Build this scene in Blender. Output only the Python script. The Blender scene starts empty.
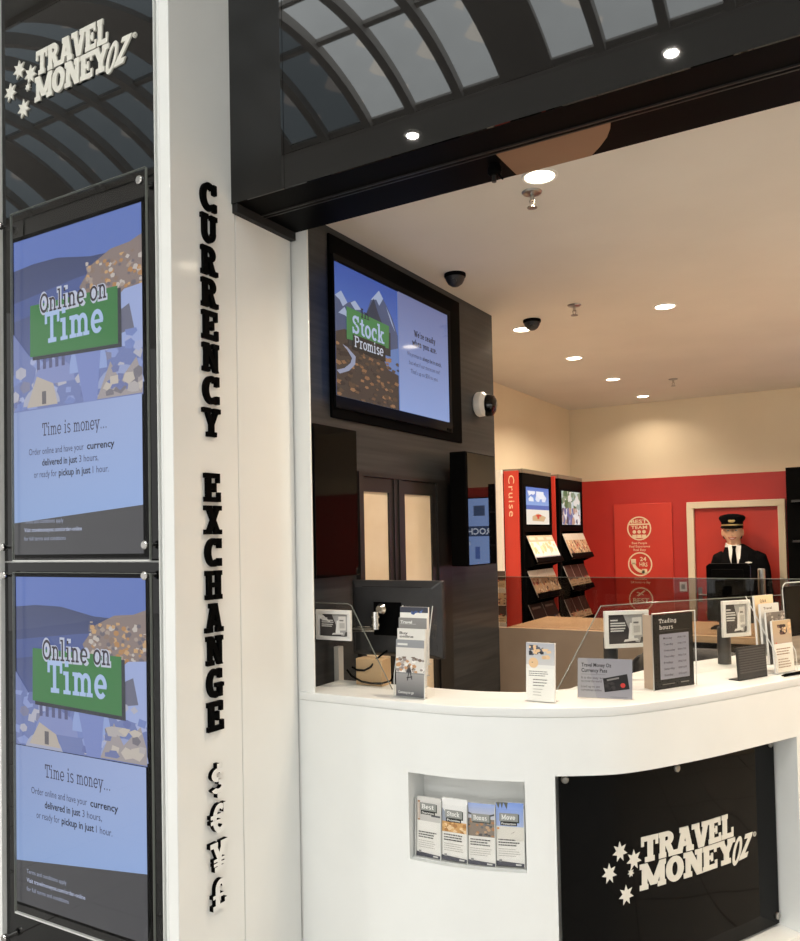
import bpy, bmesh, math, random
from mathutils import Vector, Matrix
random.seed(7)
SC = bpy.context.scene
COL = SC.collection
PI = math.pi
rad = math.radians

# ------------------------------------------------------------------ helpers
def l1(c):
    c /= 255.0
    return c/12.92 if c <= .04045 else ((c+.055)/1.055)**2.4
def lin(c): return (l1(c[0]), l1(c[1]), l1(c[2]), 1.0)

def mat(name, rgb, rough=.5, metal=0., emit=0., ior=1.5, coat=0., noise=None, bump=0.):
    m = bpy.data.materials.new(name); m.use_nodes = True
    nt = m.node_tree; b = nt.nodes['Principled BSDF']
    c = lin(rgb)
    b.inputs['Base Color'].default_value = c
    b.inputs['Roughness'].default_value = rough
    b.inputs['Metallic'].default_value = metal
    b.inputs['IOR'].default_value = ior
    b.inputs['Coat Weight'].default_value = coat
    b.inputs['Coat Roughness'].default_value = .03
    if emit:
        b.inputs['Emission Color'].default_value = c
        b.inputs['Emission Strength'].default_value = emit
    if noise:
        rgb2, scale = noise
        tc = nt.nodes.new('ShaderNodeTexCoord'); mp = nt.nodes.new('ShaderNodeMapping')
        mp.inputs['Scale'].default_value = scale
        nz = nt.nodes.new('ShaderNodeTexNoise'); nz.inputs['Scale'].default_value = 1.0
        nz.inputs['Detail'].default_value = 6
        mx = nt.nodes.new('ShaderNodeMix'); mx.data_type = 'RGBA'
        mx.inputs['A'].default_value = c; mx.inputs['B'].default_value = lin(rgb2)
        rp = nt.nodes.new('ShaderNodeMapRange')
        rp.inputs['From Min'].default_value = .35; rp.inputs['From Max'].default_value = .65
        nt.links.new(tc.outputs['Object'], mp.inputs['Vector'])
        nt.links.new(mp.outputs['Vector'], nz.inputs['Vector'])
        nt.links.new(nz.outputs['Fac'], rp.inputs['Value'])
        nt.links.new(rp.outputs['Result'], mx.inputs['Factor'])
        nt.links.new(mx.outputs['Result'], b.inputs['Base Color'])
        if bump:
            bp = nt.nodes.new('ShaderNodeBump'); bp.inputs['Strength'].default_value = bump
            bp.inputs['Distance'].default_value = .002
            nt.links.new(nz.outputs['Fac'], bp.inputs['Height'])
            nt.links.new(bp.outputs['Normal'], b.inputs['Normal'])
    return m

def glassmat(name, tint, ior=1.45, rough=0.0):
    m = bpy.data.materials.new(name); m.use_nodes = True
    nt = m.node_tree; nt.nodes.remove(nt.nodes['Principled BSDF'])
    out = nt.nodes['Material Output']
    tr = nt.nodes.new('ShaderNodeBsdfTransparent'); tr.inputs['Color'].default_value = (*tint, 1)
    gl = nt.nodes.new('ShaderNodeBsdfGlossy'); gl.inputs['Roughness'].default_value = rough
    fr = nt.nodes.new('ShaderNodeFresnel'); fr.inputs['IOR'].default_value = ior
    mx = nt.nodes.new('ShaderNodeMixShader')
    ge = nt.nodes.new('ShaderNodeNewGeometry'); iv = nt.nodes.new('ShaderNodeMath'); iv.operation = 'SUBTRACT'; iv.inputs[0].default_value = 1
    ml = nt.nodes.new('ShaderNodeMath'); ml.operation = 'MULTIPLY'
    nt.links.new(ge.outputs['Backfacing'], iv.inputs[1]); nt.links.new(iv.outputs[0], ml.inputs[0]); nt.links.new(fr.outputs['Fac'], ml.inputs[1])
    nt.links.new(ml.outputs[0], mx.inputs['Fac'])
    nt.links.new(tr.outputs['BSDF'], mx.inputs[1]); nt.links.new(gl.outputs['BSDF'], mx.inputs[2])
    nt.links.new(mx.outputs['Shader'], out.inputs['Surface'])
    return m

def attrmat(name, rough=.4, emit=0., ior=1.45, coat=0.):
    m = bpy.data.materials.new(name); m.use_nodes = True
    nt = m.node_tree; b = nt.nodes['Principled BSDF']
    a = nt.nodes.new('ShaderNodeAttribute'); a.attribute_name = 'Col'
    b.inputs['Roughness'].default_value = rough; b.inputs['IOR'].default_value = ior
    b.inputs['Coat Weight'].default_value = coat
    if emit:
        b.inputs['Base Color'].default_value = (.01, .01, .01, 1)
        nt.links.new(a.outputs['Color'], b.inputs['Emission Color'])
        b.inputs['Emission Strength'].default_value = emit
    else:
        nt.links.new(a.outputs['Color'], b.inputs['Base Color'])
    return m

ROOT = {}
class MB:
    """collects polygons, links them as ONE mesh object"""
    def __init__(s): s.v = []; s.f = []; s.mi = []; s.c = []; s.cur = 0; s.col = None
    def poly(s, pts, col=None):
        n = len(s.v); s.v += [Vector(p) for p in pts]
        s.f.append(list(range(n, n+len(pts)))); s.mi.append(s.cur); s.c.append(col or s.col)
    def faces(s, vs, fs, col=None):
        n = len(s.v); s.v += [Vector(p) for p in vs]
        for f in fs:
            s.f.append([i+n for i in f]); s.mi.append(s.cur); s.c.append(col or s.col)
    def box(s, x0, y0, z0, x1, y1, z1, M=None):
        vs = [Vector((x, y, z)) for x in (x0, x1) for y in (y0, y1) for z in (z0, z1)]
        if M is not None: vs = [M @ v for v in vs]
        s.faces(vs, [(0,1,3,2), (4,6,7,5), (0,4,5,1), (2,3,7,6), (0,2,6,4), (1,5,7,3)])
        return s
    def prism(s, pts, F, w0, w1, caps=True):
        n = len(pts)
        vs = [F(u, v, w1) for u, v in pts] + [F(u, v, w0) for u, v in pts]
        fs = [tuple(range(n)), tuple(range(2*n-1, n-1, -1))] if caps else []
        for i in range(n):
            j = (i+1) % n; fs.append((j, i, n+i, n+j))
        s.faces(vs, fs); return s
    def loft(s, rings, cap=True):
        n = len(rings[0]); vs = [p for r in rings for p in r]; fs = []
        for k in range(len(rings)-1):
            for i in range(n):
                j = (i+1) % n
                fs.append((k*n+i, k*n+j, (k+1)*n+j, (k+1)*n+i))
        if cap:
            fs.append(tuple(range(n-1, -1, -1))); fs.append(tuple(range((len(rings)-1)*n, len(rings)*n)))
        s.faces(vs, fs); return s
    def lathe(s, prof, O=(0,0,0), ax=(0,0,1), n=24):
        ax = Vector(ax).normalized(); O = Vector(O)
        a = ax.orthogonal().normalized(); b = ax.cross(a)
        s.loft([[O + ax*h + (a*math.cos(2*PI*i/n) + b*math.sin(2*PI*i/n))*max(r, 1e-5) for i in range(n)] for r, h in prof]); return s
    def cyl(s, p0, p1, r, r1=None, n=16):
        p0 = Vector(p0); d = Vector(p1)-p0
        return s.lathe([(r, 0), (r if r1 is None else r1, d.length)], p0, d, n)
    def tube(s, pts, r, n=8):
        pts = [Vector(p) for p in pts]; rings = []
        for i, p in enumerate(pts):
            t = (pts[min(i+1, len(pts)-1)] - pts[max(i-1, 0)]).normalized()
            a = t.cross(Vector((.13, .27, .95))).normalized(); b = t.cross(a)
            rings.append([p + (a*math.cos(2*PI*k/n) + b*math.sin(2*PI*k/n))*r for k in range(n)])
        return s.loft(rings)
    def build(s, name, mats, parent=None, world=False, bevel=0., smooth=35, dz=None):
        if not isinstance(mats, (list, tuple)): mats = [mats]
        vs = s.v; loc = None
        if parent is not None:
            if world:
                Mi = ROOT[parent].inverted(); vs = [Mi @ v for v in vs]
        else:
            lo = Vector((min(v[i] for v in vs) for i in range(3))); hi = Vector((max(v[i] for v in vs) for i in range(3)))
            loc = Vector(((lo.x+hi.x)/2, (lo.y+hi.y)/2, lo.z)); vs = [v-loc for v in vs]
        me = bpy.data.meshes.new(name)
        me.from_pydata([tuple(v) for v in vs], [], s.f)
        for m in mats: me.materials.append(m)
        me.polygons.foreach_set('material_index', s.mi)
        if any(c is not None for c in s.c):
            at = me.color_attributes.new('Col', 'FLOAT_COLOR', 'CORNER')
            k = 0
            for p, c in zip(me.polygons, s.c):
                for q in range(p.loop_total):
                    cc = c[q] if isinstance(c, list) else (c or (1, 1, 1, 1))
                    at.data[p.loop_start+q].color = cc
        if any(c is None for c in s.c):
            bm = bmesh.new(); bm.from_mesh(me)
            bmesh.ops.remove_doubles(bm, verts=bm.verts, dist=1e-6) if not any(c is not None for c in s.c) else None
            bmesh.ops.recalc_face_normals(bm, faces=bm.faces); bm.to_mesh(me); bm.free()
        if smooth:
            me.polygons.foreach_set('use_smooth', [True]*len(me.polygons)); me.set_sharp_from_angle(angle=rad(smooth))
        o = bpy.data.objects.new(name, me); COL.objects.link(o)
        if parent is not None:
            o.parent = parent; ROOT[o] = ROOT[parent]
        else:
            o.location = loc; ROOT[o] = Matrix.Translation(loc)
        if bevel:
            b = o.modifiers.new('bevel', 'BEVEL'); b.width = bevel; b.segments = 2; b.limit_method = 'ANGLE'; b.angle_limit = rad(40)
            b.harden_normals = False
        return o

def tag(o, label, cat, group=None):
    o['label'] = label; o['category'] = cat
    if group: o['group'] = group
    return o
def thing(name, label, cat, loc=(0,0,0), rz=0., group=None):
    o = bpy.data.objects.new(name, None); o.empty_display_size = .05; COL.objects.link(o)
    o.location = loc; o.rotation_euler = (0, 0, rz)
    ROOT[o] = Matrix.Translation(Vector(loc)) @ Matrix.Rotation(rz, 4, 'Z')
    return tag(o, label, cat, group)
def struct(o): o['kind'] = 'structure'; return o
def dup(root, loc, rz=None, label=None):
    r = root.copy(); COL.objects.link(r); r.location = loc
    if rz is not None: r.rotation_euler = (0, 0, rz)
    if label: r['label'] = label
    for ch in list(root.children):
        c = ch.copy(); COL.objects.link(c); c.parent = r
        for g in list(ch.children):
            d = g.copy(); COL.objects.link(d); d.parent = c
    return r
def sbox(name, m, a, b, bevel=0.):
    return struct(MB().box(*a, *b).build(name, m, bevel=bevel))

def frame(O, U, V=(0,0,1)):
    O = Vector(O); U = Vector(U).normalized(); V = Vector(V).normalized(); N = U.cross(V)
    return lambda u, v, w: O + U*u + V*v + N*w

# ------------------------------------------------------------------ lettering
def R(x0, y0, x1, y1): return [(x0,y0), (x1,y0), (x1,y1), (x0,y1)]
def A(cx, cy, rx, ry, a0, a1, t, n=14, ty=None):
    ty = t if ty is None else ty; out = []
    for i in range(n):
        b0 = rad(a0+(a1-a0)*i/n); b1 = rad(a0+(a1-a0)*(i+1)/n)
        o = lambda b, k: (cx+(rx-k*t)*math.cos(b), cy+(ry-k*ty)*math.sin(b))
        out.append([o(b0,1), o(b0,0), o(b1,0), o(b1,1)])
    return out
def Ln(x0, y0, x1, y1, t):
    """slanted stroke with horizontal thickness t"""
    return [(x0,y0), (x0+t,y0), (x1+t,y1), (x1,y1)]
def slab(ch, t=.24, h=.16, s=.08):
    def stem(x, y0=0, y1=1, b=True, c=True):
        o = [R(x, y0, x+t, y1)]
        if b: o.append(R(x-s, y0, x+t+s, y0+h))
        if c: o.append(R(x-s, y1-h, x+t+s, y1))
        return o
    X = .7  # x-height
    if ch == 'C': return A(.42,.5,.42,.5,52,308,t,20,h*1.15)+[R(.62,.64,.8,.99), R(.62,.02,.8,.3)], .82
    if ch == 'G': return A(.42,.5,.42,.5,52,300,t,20,h*1.15)+[R(.62,.66,.8,.99), R(.46,.36,.9,.5), R(.6,.03,.82,.5)], .9
    if ch == 'O': return A(.44,.5,.44,.5,0,360,t,28,h*1.15), .88
    if ch == 'U': return [R(.08,.36,.08+t,1), R(.62,.36,.62+t*.85,1), R(0,1-h,.4,1), R(.54,1-h,.94,1)]+A(.08+(.54+t*.85)/2,.36,(.54+t*.85)/2,.36,180,360,t,16,h*1.2), .94
    if ch in 'RP':
        o = stem(.08)+[R(.2,1-h,.5,1), R(.2,.44,.5,.44+h)]+A(.48,.72,.36,.28,-90,90,t,12,h)
        if ch == 'R': o += [Ln(.62,0,.36,.5,t*1.05), R(.56,0,.98,h)]
        return o, .98 if ch == 'R' else .86
    if ch == 'B':
        return stem(.08)+[R(.2,1-h,.5,1), R(.2,.44,.52,.44+h), R(.2,0,.5,h)]+A(.48,.73,.34,.27,-90,90,t,12,h)+A(.5,.29,.38,.29,-90,90,t,12,h), .9
    if ch == 'E': return stem(.08)+[R(.08,1-h,.8,1), R(.08,0,.84,h), R(.66,.66,.8,1), R(.7,0,.84,.34), R(.2,.42,.58,.58), R(.48,.34,.6,.66)], .86
    if ch == 'F': return stem(.08)+[R(.08,1-h,.8,1), R(.66,.66,.8,1), R(.2,.42,.58,.58), R(.48,.34,.6,.66)], .82
    if ch == 'I': return stem(.1), .2+t
    if ch == 'L': return stem(.08)+[R(.08,0,.8,h), R(.66,0,.8,.4)], .82
    if ch == 'N': return [R(.1,0,.1+t*.85,1), R(.7,0,.7+t*.85,1), Ln(.68,0,.08,1,t*1.15), R(0,0,.42,h), R(0,1-h,.3,1), R(.6,1-h,1.0,1)], 1.0
    if ch == 'M': return [R(.1,0,.1+t*.85,1), R(.96-t*.1,0,.96+t*.75,1), Ln(.5,.12,.06,1,t), Ln(.5,.12,.94,1,t), R(0,0,.4,h), R(.84,0,1.24,h), R(0,1-h,.3,1), R(.94,1-h,1.24,1)], 1.24
    if ch == 'Y': return [Ln(.36,.42,.04,1,t), Ln(.36,.42,.7,1,t), R(.36,0,.36+t,.48), R(.2,0,.76,h), R(-.06,1-h,.4,1), R(.58,1-h,1.02,1)], .98
    if ch == 'X': return [Ln(.06,0,.66,1,t*1.05), Ln(.66,0,.06,1,t*1.05), R(-.02,0,.38,h), R(.56,0,.98,h), R(-.02,1-h,.38,1), R(.56,1-h,.98,1)], .96
    if ch == 'H': return stem(.08)+stem(.64)+[R(.1,.42,.8,.42+h)], .98
    if ch == 'A': return [Ln(.04,0,.34,1,t), Ln(.68,0,.4,1,t), R(.22,.24,.74,.24+h*.9), R(-.06,0,.36,h), R(.58,0,1.02,h), R(.2,1-h,.6,1)], .98
    if ch == 'T': return [R(.34,0,.34+t,1), R(.2,0,.72,h), R(0,1-h,.92,1), R(0,.62,.15,1), R(.77,.62,.92,1)], .92
    if ch == 'V': return [Ln(.34,0,.04,1,t), Ln(.38,0,.7,1,t), R(.34,0,.62,.12), R(-.06,1-h,.4,1), R(.56,1-h,1.02,1)], .96
    if ch == 'S': return A(.4,.74,.36,.26,20,270,t,14,h)+A(.4,.27,.38,.27,-160,90,t,14,h)+[R(.6,.68,.75,1), R(.02,0,.17,.34)], .8
    if ch == '$': return A(.4,.70,.34,.24,20,270,t*.9,14,h)+A(.4,.30,.36,.24,-160,90,t*.9,14,h)+[R(.33,.9,.47,1.08), R(.33,-.08,.47,.08)], .8
    if ch == '€': return A(.52,.5,.42,.5,50,310,t*.9,20,h*1.1)+[R(.72,.66,.88,.98), R(-.02,.54,.6,.66), R(-.02,.35,.56,.47)], .92
    if ch == '¥': return [Ln(.36,.42,.04,1,t), Ln(.36,.42,.7,1,t), R(.36,0,.36+t,.48), R(.2,0,.76,h), R(-.06,1-h,.4,1), R(.58,1-h,1.02,1), R(.14,.34,.84,.44), R(.14,.2,.84,.3)], .98
    if ch == '£': return A(.52,.7,.32,.3,10,180,t,12,h)+[R(.2,.0,.2+t,.74), R(.06,0,.86,h), R(.72,0,.86,.3), R(.06,.4,.66,.52)], .9
    # lower case
    if ch == 'o': return A(.36,.35,.36,.37,0,360,t,24,h), .72
    if ch == 'e': return A(.36,.35,.36,.37,0,318,t,22,h)+[R(.1,.29,.7,.29+h*.75)], .72
    if ch == 'c': return A(.36,.35,.36,.37,45,315,t,18,h)+[R(.5,.42,.62,.68)], .66
    if ch == 'i': return [R(.12,0,.12+t,X), R(0,0,.24+t,h*.8), R(0,X-h*.8,.12+t,X), R(.1,.84,.12+t,1.02)], .3+t
    if ch == 'l': return [R(.12,0,.12+t,1.05), R(0,0,.24+t,h*.8), R(0,1.05-h*.8,.12+t,1.05)], .3+t
    if ch == 't': return [R(.16,.16,.16+t,.92), R(0,X-h*.8,.5,X)]+A(.16+t+.06,.18,t+.06,.18,180,310,t,8,h), .5
    if ch == 'n' or ch == 'h':
        o = [R(.1,0,.1+t,X if ch == 'n' else 1.05), R(0,0,.2+t,h*.8), R(.5,0,.5+t*.9,.44), R(.42,0,.6+t*.9,h*.8)]+A(.1+(.4+t*.9)/2,.42,(.4+t*.9)/2,.29,0,180,t*.9,12,h)
        o.append(R(0,X-h*.8,.1+t,X) if ch == 'n' else R(0,1.05-h*.8,.1+t,1.05)); return o, .64+t*.9
    if ch == 'm':
        o = [R(.1,0,.1+t,X), R(0,0,.2+t,h*.8), R(0,X-h*.8,.1+t,X)]
        for k in (0, .4):
            o += [R(.5+k,0,.5+k+t*.9,.44), R(.42+k,0,.6+k+t*.9,h*.8)]+A(.1+k+(.4+t*.9)/2,.42,(.4+t*.9)/2,.29,0,180,t*.9,12,h)
        return o, 1.04+t*.9
    if ch == 'u': return [R(.1,.26,.1+t,X), R(.5,0,.5+t*.9,X), R(0,X-h*.8,.1+t,X), R(.4,X-h*.8,.5+t,X), R(.5,0,.62+t,h*.8)]+A(.1+(.4+t*.9)/2,.28,(.4+t*.9)/2,.29,180,360,t*.9,12,h), .68+t*.9
    if ch == 'r': return [R(.12,0,.12+t,X), R(0,0,.26+t,h*.8), R(0,X-h*.8,.12+t,X)]+A(.42,.44,.3,.28,60,180,t,8,h), .58
    if ch == 'k': return [R(.1,0,.1+t,1.05), R(0,0,.2+t,h*.8), R(0,1.05-h*.8,.1+t,1.05), Ln(.24,.3,.5,X,t), Ln(.52,0,.3,.42,t), R(.46,0,.84,h*.8), R(.4,X-h*.8,.8,X)], .82
    if ch == 's': return A(.3,.52,.28,.2,20,270,t,10,h)+A(.3,.19,.3,.2,-160,90,t,10,h), .6
    if ch == 'a': return A(.3,.21,.3,.22,0,360,t,16,h)+[R(.44,0,.44+t,.5), R(.44,0,.6+t,h*.8)]+A(.27+t/2,.46,.17+t/2,.25,0,150,t,8,h), .66+t*.6
    if ch == 'd': return A(.34,.35,.34,.36,0,360,t,20,h)+[R(.5,0,.5+t,1.05), R(.38,1.05-h*.8,.5+t,1.05), R(.5,0,.62+t,h*.8)], .66+t
    if ch == 'g': return A(.34,.38,.34,.33,0,360,t,20,h)+[R(.5,-.1,.5+t,X)]+A(.3,-.1,.2+t,.2,180,360,t,10,h), .6+t
    if ch == 'y': return [Ln(.3,0,.04,X,t), Ln(.2,-.28,.6,X,t), R(-.04,X-h*.8,.34,X), R(.46,X-h*.8,.84,X)], .82
    if ch == 'v': return [Ln(.3,0,.04,X,t), Ln(.34,0,.58,X,t), R(-.04,X-h*.8,.34,X), R(.48,X-h*.8,.86,X)], .8
    if ch == 'w': return [Ln(.24,0,.04,X,t), Ln(.26,0,.46,X*.9,t*.9), Ln(.66,0,.46,X*.9,t*.9), Ln(.68,0,.88,X,t), R(-.04,X-h*.8,.34,X), R(.78,X-h*.8,1.14,X)], 1.1
    if ch == 'W': return [Ln(.28,0,.04,1,t), Ln(.3,0,.54,.9,t*.9), Ln(.78,0,.54,.9,t*.9), Ln(.8,0,1.04,1,t), R(-.06,1-h,.4,1), R(.92,1-h,1.36,1)], 1.3
    if ch == "'": return [R(.06,.75,.06+t*.8,1.05)], .3
    if ch == '.': return [R(.06,0,.06+t,h*1.2)], .2+t
    return [], .38
def slab_line(txt, t=.24, h=.16, s=.08, gap=.06):
    out = []; x = 0
    for ch in txt:
        ps, w = slab(ch, t, h, s)
        out += [[(px+x, py) for px, py in p] for p in ps]; x += w+gap
    return out, x-gap
def fit(polys, w0, x, z, W, H, shear=0.):
    return [[(x+px*W/w0+py*H*shear, z+py*H) for px, py in p] for p in polys]

_tc = {}
def sans(txt, bold=0., spacing=1.):
    """outline polygons of the built-in font, cap height 1, start x=0"""
    k = (txt, bold, spacing)
    if k not in _tc:
        cu = bpy.data.curves.new('t', 'FONT'); cu.body = txt; cu.size = 1; cu.offset = bold; cu.space_character = spacing
        cu.resolution_u = 2
        o = bpy.data.objects.new('t', cu); COL.objects.link(o)
        bpy.context.view_layer.update()
        me = o.evaluated_get(bpy.context.evaluated_depsgraph_get()).to_mesh()
        vs = [(v.co.x/.7, v.co.y/.7) for v in me.vertices]; fs = [tuple(p.vertices) for p in me.polygons]
        bpy.data.objects.remove(o); bpy.data.curves.remove(cu)
        x0 = min((v[0] for v in vs), default=0)
        _tc[k] = ([(x-x0, y) for x, y in vs], fs, max((v[0] for v in vs), default=1)-x0)
    return _tc[k]

class Pic:
    """a flat printed or lit picture: coloured shapes laid in thin layers on one face"""
    def __init__(s, F, w=None, h=None, col=(255,255,255)):
        s.F = F; s.k = 0; s.m = MB(); s.eps = .00008
        if w: s.rect(0, 0, w, h, col)
    def shape(s, pts, col):
        s.k += 1
        c = [lin(q) for q in col] if isinstance(col, list) else lin(col)
        s.m.poly([s.F(u, v, s.k*s.eps) for u, v in pts], c)
    def many(s, polys, col):
        s.k += 1; c = lin(col)
        for p in polys: s.k += .1; s.m.poly([s.F(u, v, s.k*s.eps) for u, v in p], c)
    def rect(s, x0, y0, x1, y1, col): s.shape(R(x0,y0,x1,y1), col)
    def grad(s, x0, y0, x1, y1, lo, hi): s.shape(R(x0,y0,x1,y1), [lo, lo, hi, hi])
    def slab(s, txt, x, z, W, H, col, t=.17, h=.13, shear=0., outline=None, gap=.06, ow=.05):
        if outline:
            p, w = slab_line(txt, t+ow*2, h+ow*2, .1+ow, gap-ow*1.0); s.many(fit(p, w, x-H*ow*.6, z-H*ow, W+H*ow*1.2, H*(1+2*ow), shear), outline)
        p, w = slab_line(txt, t, h, .08, gap); s.many(fit(p, w, x, z, W, H, shear), col)
    def text(s, txt, x, z, W, H, col, bold=0.):
        vs, fs, w = sans(txt, bold); s.k += 1
        s.m.faces([s.F(x+a*W/w, z+b*H, s.k*s.eps) for a, b in vs], fs, lin(col))
    def lines(s, x, z, W, n, dz, th, col):
        for i in range(n):
            ww = W*random.uniform(.75, 1); a = 0
            P = []
            while a < ww:
                b = min(a+random.uniform(.05, .16)*W, ww); P.append(R(x+a, z-i*dz, x+b, z-i*dz+th)); a = b+.018*W
            s.many(P, col)
    def blobs(s, x0, y0, x1, y1, n, r, cols, sq=.7):
        for i in range(n):
            cx = random.uniform(x0, x1); cy = random.uniform(y0, y1); q = random.uniform(.5, 1)*r
            m = random.randint(4, 6); a0 = random.random()*6
            pts = [(min(max(cx+q*math.cos(a0+2*PI*j/m), x0), x1), min(max(cy+q*sq*math.sin(a0+2*PI*j/m), y0), y1)) for j in range(m)]
            s.k -= .85; s.shape(pts, random.choice(cols))
    def build(s, name, m, parent=None, world=True): return s.m.build(name, m, parent, world=world, smooth=0)

# ------------------------------------------------------------------ materials
M = {}
M['black_gloss'] = mat('black_acrylic', (9,9,9), .015, ior=1.5)
M['black_soffit'] = mat('black_soffit_panel', (7,7,7), .5, ior=1.12)
M['black_panel'] = mat('black_logo_acrylic', (8,8,8), .03, ior=1.2)
M['black'] = mat('black_satin', (9,9,9), .45, ior=1.15)
M['black'].node_tree.nodes['Principled BSDF'].inputs['Specular IOR Level'].default_value = .12
M['black_matte'] = mat('black_matte', (20,20,20), .75)
M['white_gloss'] = mat('white_gloss_laminate', (235,236,233), .12, noise=((231,232,229), (3,3,3)))
M['white_lam'] = mat('white_laminate', (236,238,236), .3, noise=((232,234,232), (4,4,4)))
M['white'] = mat('white_paint', (235,233,228), .5)
M['ceil'] = mat('ceiling_paint', (222,216,206), .7, noise=((216,210,200), (2,2,2)))
M['mall_ceil'] = mat('mall_ceiling_paint', (205,203,198), .7, noise=((198,196,191), (1,1,1)))
M['cream'] = mat('cream_wall_paint', (232,218,192), .6, noise=((228,213,186), (2,2,2)))
M['red'] = mat('red_wall_laminate', (186,48,41), .4, noise=((180,45,38), (3,3,3)))
M['red2'] = mat('bright_red_panel', (206,62,48), .4, noise=((200,58,45), (3,3,3)))
M['timber'] = mat('dark_timber_laminate', (44,46,48), .34, noise=((60,61,62), (3,2.0,60)), bump=.3, ior=1.4)
M['frame_dark'] = mat('dark_aluminium', (30,28,27), .35, noise=((36,34,32), (9,9,9)))
M['frost'] = mat('frosted_glass', (226,204,172), .35, noise=((236,218,190), (4,4,6)))
M['chrome'] = mat('chrome', (200,198,194), .15, 1.0)
M['steel'] = mat('brushed_steel', (170,168,164), .3, 1.0, noise=((150,148,144), (1,1,60)))
M['beige'] = mat('beige_laminate', (178,158,138), .45, noise=((170,150,130), (5,5,5)))
M['wood'] = mat('light_wood', (205,172,132), .45, noise=((186,150,110), (3,3,40)))
M['card'] = mat('brown_cardboard', (196,164,124), .8, noise=((186,154,114), (12,12,12)))
M['brown_patch'] = mat('soffit_brown', (134,103,80), .4, noise=((128,98,76), (4,4,4)))
M['plastic'] = mat('black_plastic', (34,34,36), .45, noise=((40,40,42), (30,30,30)))
M['dgrey'] = mat('dark_grey_fabric', (44,42,42), .8, noise=((54,52,51), (60,60,60)))
M['glass'] = glassmat('clear_glass', (.95,.955,.95), 1.35)
M['acrylic'] = glassmat('clear_acrylic', (.99,.99,.99), 1.22)
M['cover'] = glassmat('poster_cover_acrylic', (.985,.985,.985), 1.25)
M['edge_dark'] = mat('glass_edge', (118,122,116), .15)
M['tint'] = glassmat('tinted_glass', (.62,.60,.59), 1.3)
M['edge'] = mat('acrylic_edge', (206,207,204), .2, ior=1.45)
M['print'] = attrmat('printed_paper', .4, ior=1.3)
M['paper'] = mat('paper', (226,224,219), .6, noise=((222,220,214), (20,20,20)))
M['screen'] = attrmat('lit_screen', .25, .72, 1.4)
M['tvscreen'] = attrmat('lit_tv_screen', .06, .66, 1.4)
M['sign_lit'] = attrmat('lit_sign_face', .3, 2.6)
M['lightbox'] = attrmat('lit_header', .3, .9)
M['skin'] = mat('skin', (240,196,162), .5, noise=((234,186,152), (30,30,30)))
M['suit'] = mat('navy_suit_cloth', (11,11,13), .9, noise=((15,15,17), (80,80,80)), ior=1.2)
M['shirt'] = mat('white_shirt', (232,230,226), .7)
M['gold'] = mat('gold_braid', (196,176,120), .4, .6)
M['hair'] = mat('dark_hair', (46,36,30), .6)
M['lamp'] = mat('lamp_diffuser', (255,240,214), .5, emit=9.)
M['mlamp'] = mat('mall_lamp_diffuser', (255,246,232), .5, emit=60.)
M['rib'] = mat('painted_steel_rib', (196,190,184), .5, noise=((188,182,176), (3,3,3)))
M['icon'] = mat('cream_vinyl', (236,214,180), .5)
M['tiles'] = None
M['shopfront_fill'] = mat('shop_window_fill_glow', (232,231,228), .4, emit=1.9)

def tile_mat():
    m = bpy.data.materials.new('floor_tiles'); m.use_nodes = True; nt = m.node_tree; b = nt.nodes['Principled BSDF']
    tc = nt.nodes.new('ShaderNodeTexCoord'); br = nt.nodes.new('ShaderNodeTexBrick')
    mp = nt.nodes.new('ShaderNodeMapping'); mp.inputs['Rotation'].default_value = (0,0,rad(0))
    br.offset = 0; br.inputs['Scale'].default_value = 1.0
    br.inputs['Brick Width'].default_value = .6; br.inputs['Row Height'].default_value = .6
    br.inputs['Mortar Size'].default_value = .006
    br.inputs['Color1'].default_value = lin((172,171,169)); br.inputs['Color2'].default_value = lin((165,164,162))
    br.inputs['Mortar'].default_value = lin((92,88,84))
    nt.links.new(tc.outputs['Object'], mp.inputs['Vector']); nt.links.new(mp.outputs['Vector'], br.inputs['Vector'])
    nt.links.new(br.outputs['Color'], b.inputs['Base Color']); b.inputs['Roughness'].default_value = .25
    return m
M['tiles'] = tile_mat()
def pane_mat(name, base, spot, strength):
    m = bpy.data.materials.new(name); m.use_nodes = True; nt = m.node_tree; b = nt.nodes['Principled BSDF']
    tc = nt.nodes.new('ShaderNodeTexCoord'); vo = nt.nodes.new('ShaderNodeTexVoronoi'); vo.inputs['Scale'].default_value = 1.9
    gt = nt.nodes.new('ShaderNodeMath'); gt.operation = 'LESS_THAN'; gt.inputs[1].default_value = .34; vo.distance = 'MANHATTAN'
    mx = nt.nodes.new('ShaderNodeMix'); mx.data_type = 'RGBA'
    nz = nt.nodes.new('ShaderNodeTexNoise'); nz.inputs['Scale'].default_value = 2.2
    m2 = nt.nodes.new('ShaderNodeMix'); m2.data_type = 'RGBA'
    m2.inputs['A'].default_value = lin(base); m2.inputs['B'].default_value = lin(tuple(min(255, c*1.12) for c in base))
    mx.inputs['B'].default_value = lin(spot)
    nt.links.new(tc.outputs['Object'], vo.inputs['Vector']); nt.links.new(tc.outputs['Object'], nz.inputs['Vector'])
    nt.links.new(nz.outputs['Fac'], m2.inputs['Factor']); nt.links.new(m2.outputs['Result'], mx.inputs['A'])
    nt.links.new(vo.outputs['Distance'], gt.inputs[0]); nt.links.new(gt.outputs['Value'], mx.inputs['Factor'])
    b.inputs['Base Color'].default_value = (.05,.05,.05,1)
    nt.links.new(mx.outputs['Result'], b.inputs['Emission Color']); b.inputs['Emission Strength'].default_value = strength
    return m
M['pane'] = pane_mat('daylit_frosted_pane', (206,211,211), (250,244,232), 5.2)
M['pane_dark'] = pane_mat('shaded_frosted_pane', (98,106,110), (140,136,132), 4.2)  # same pane, shade over the left bays put in as dimmer glow

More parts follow.
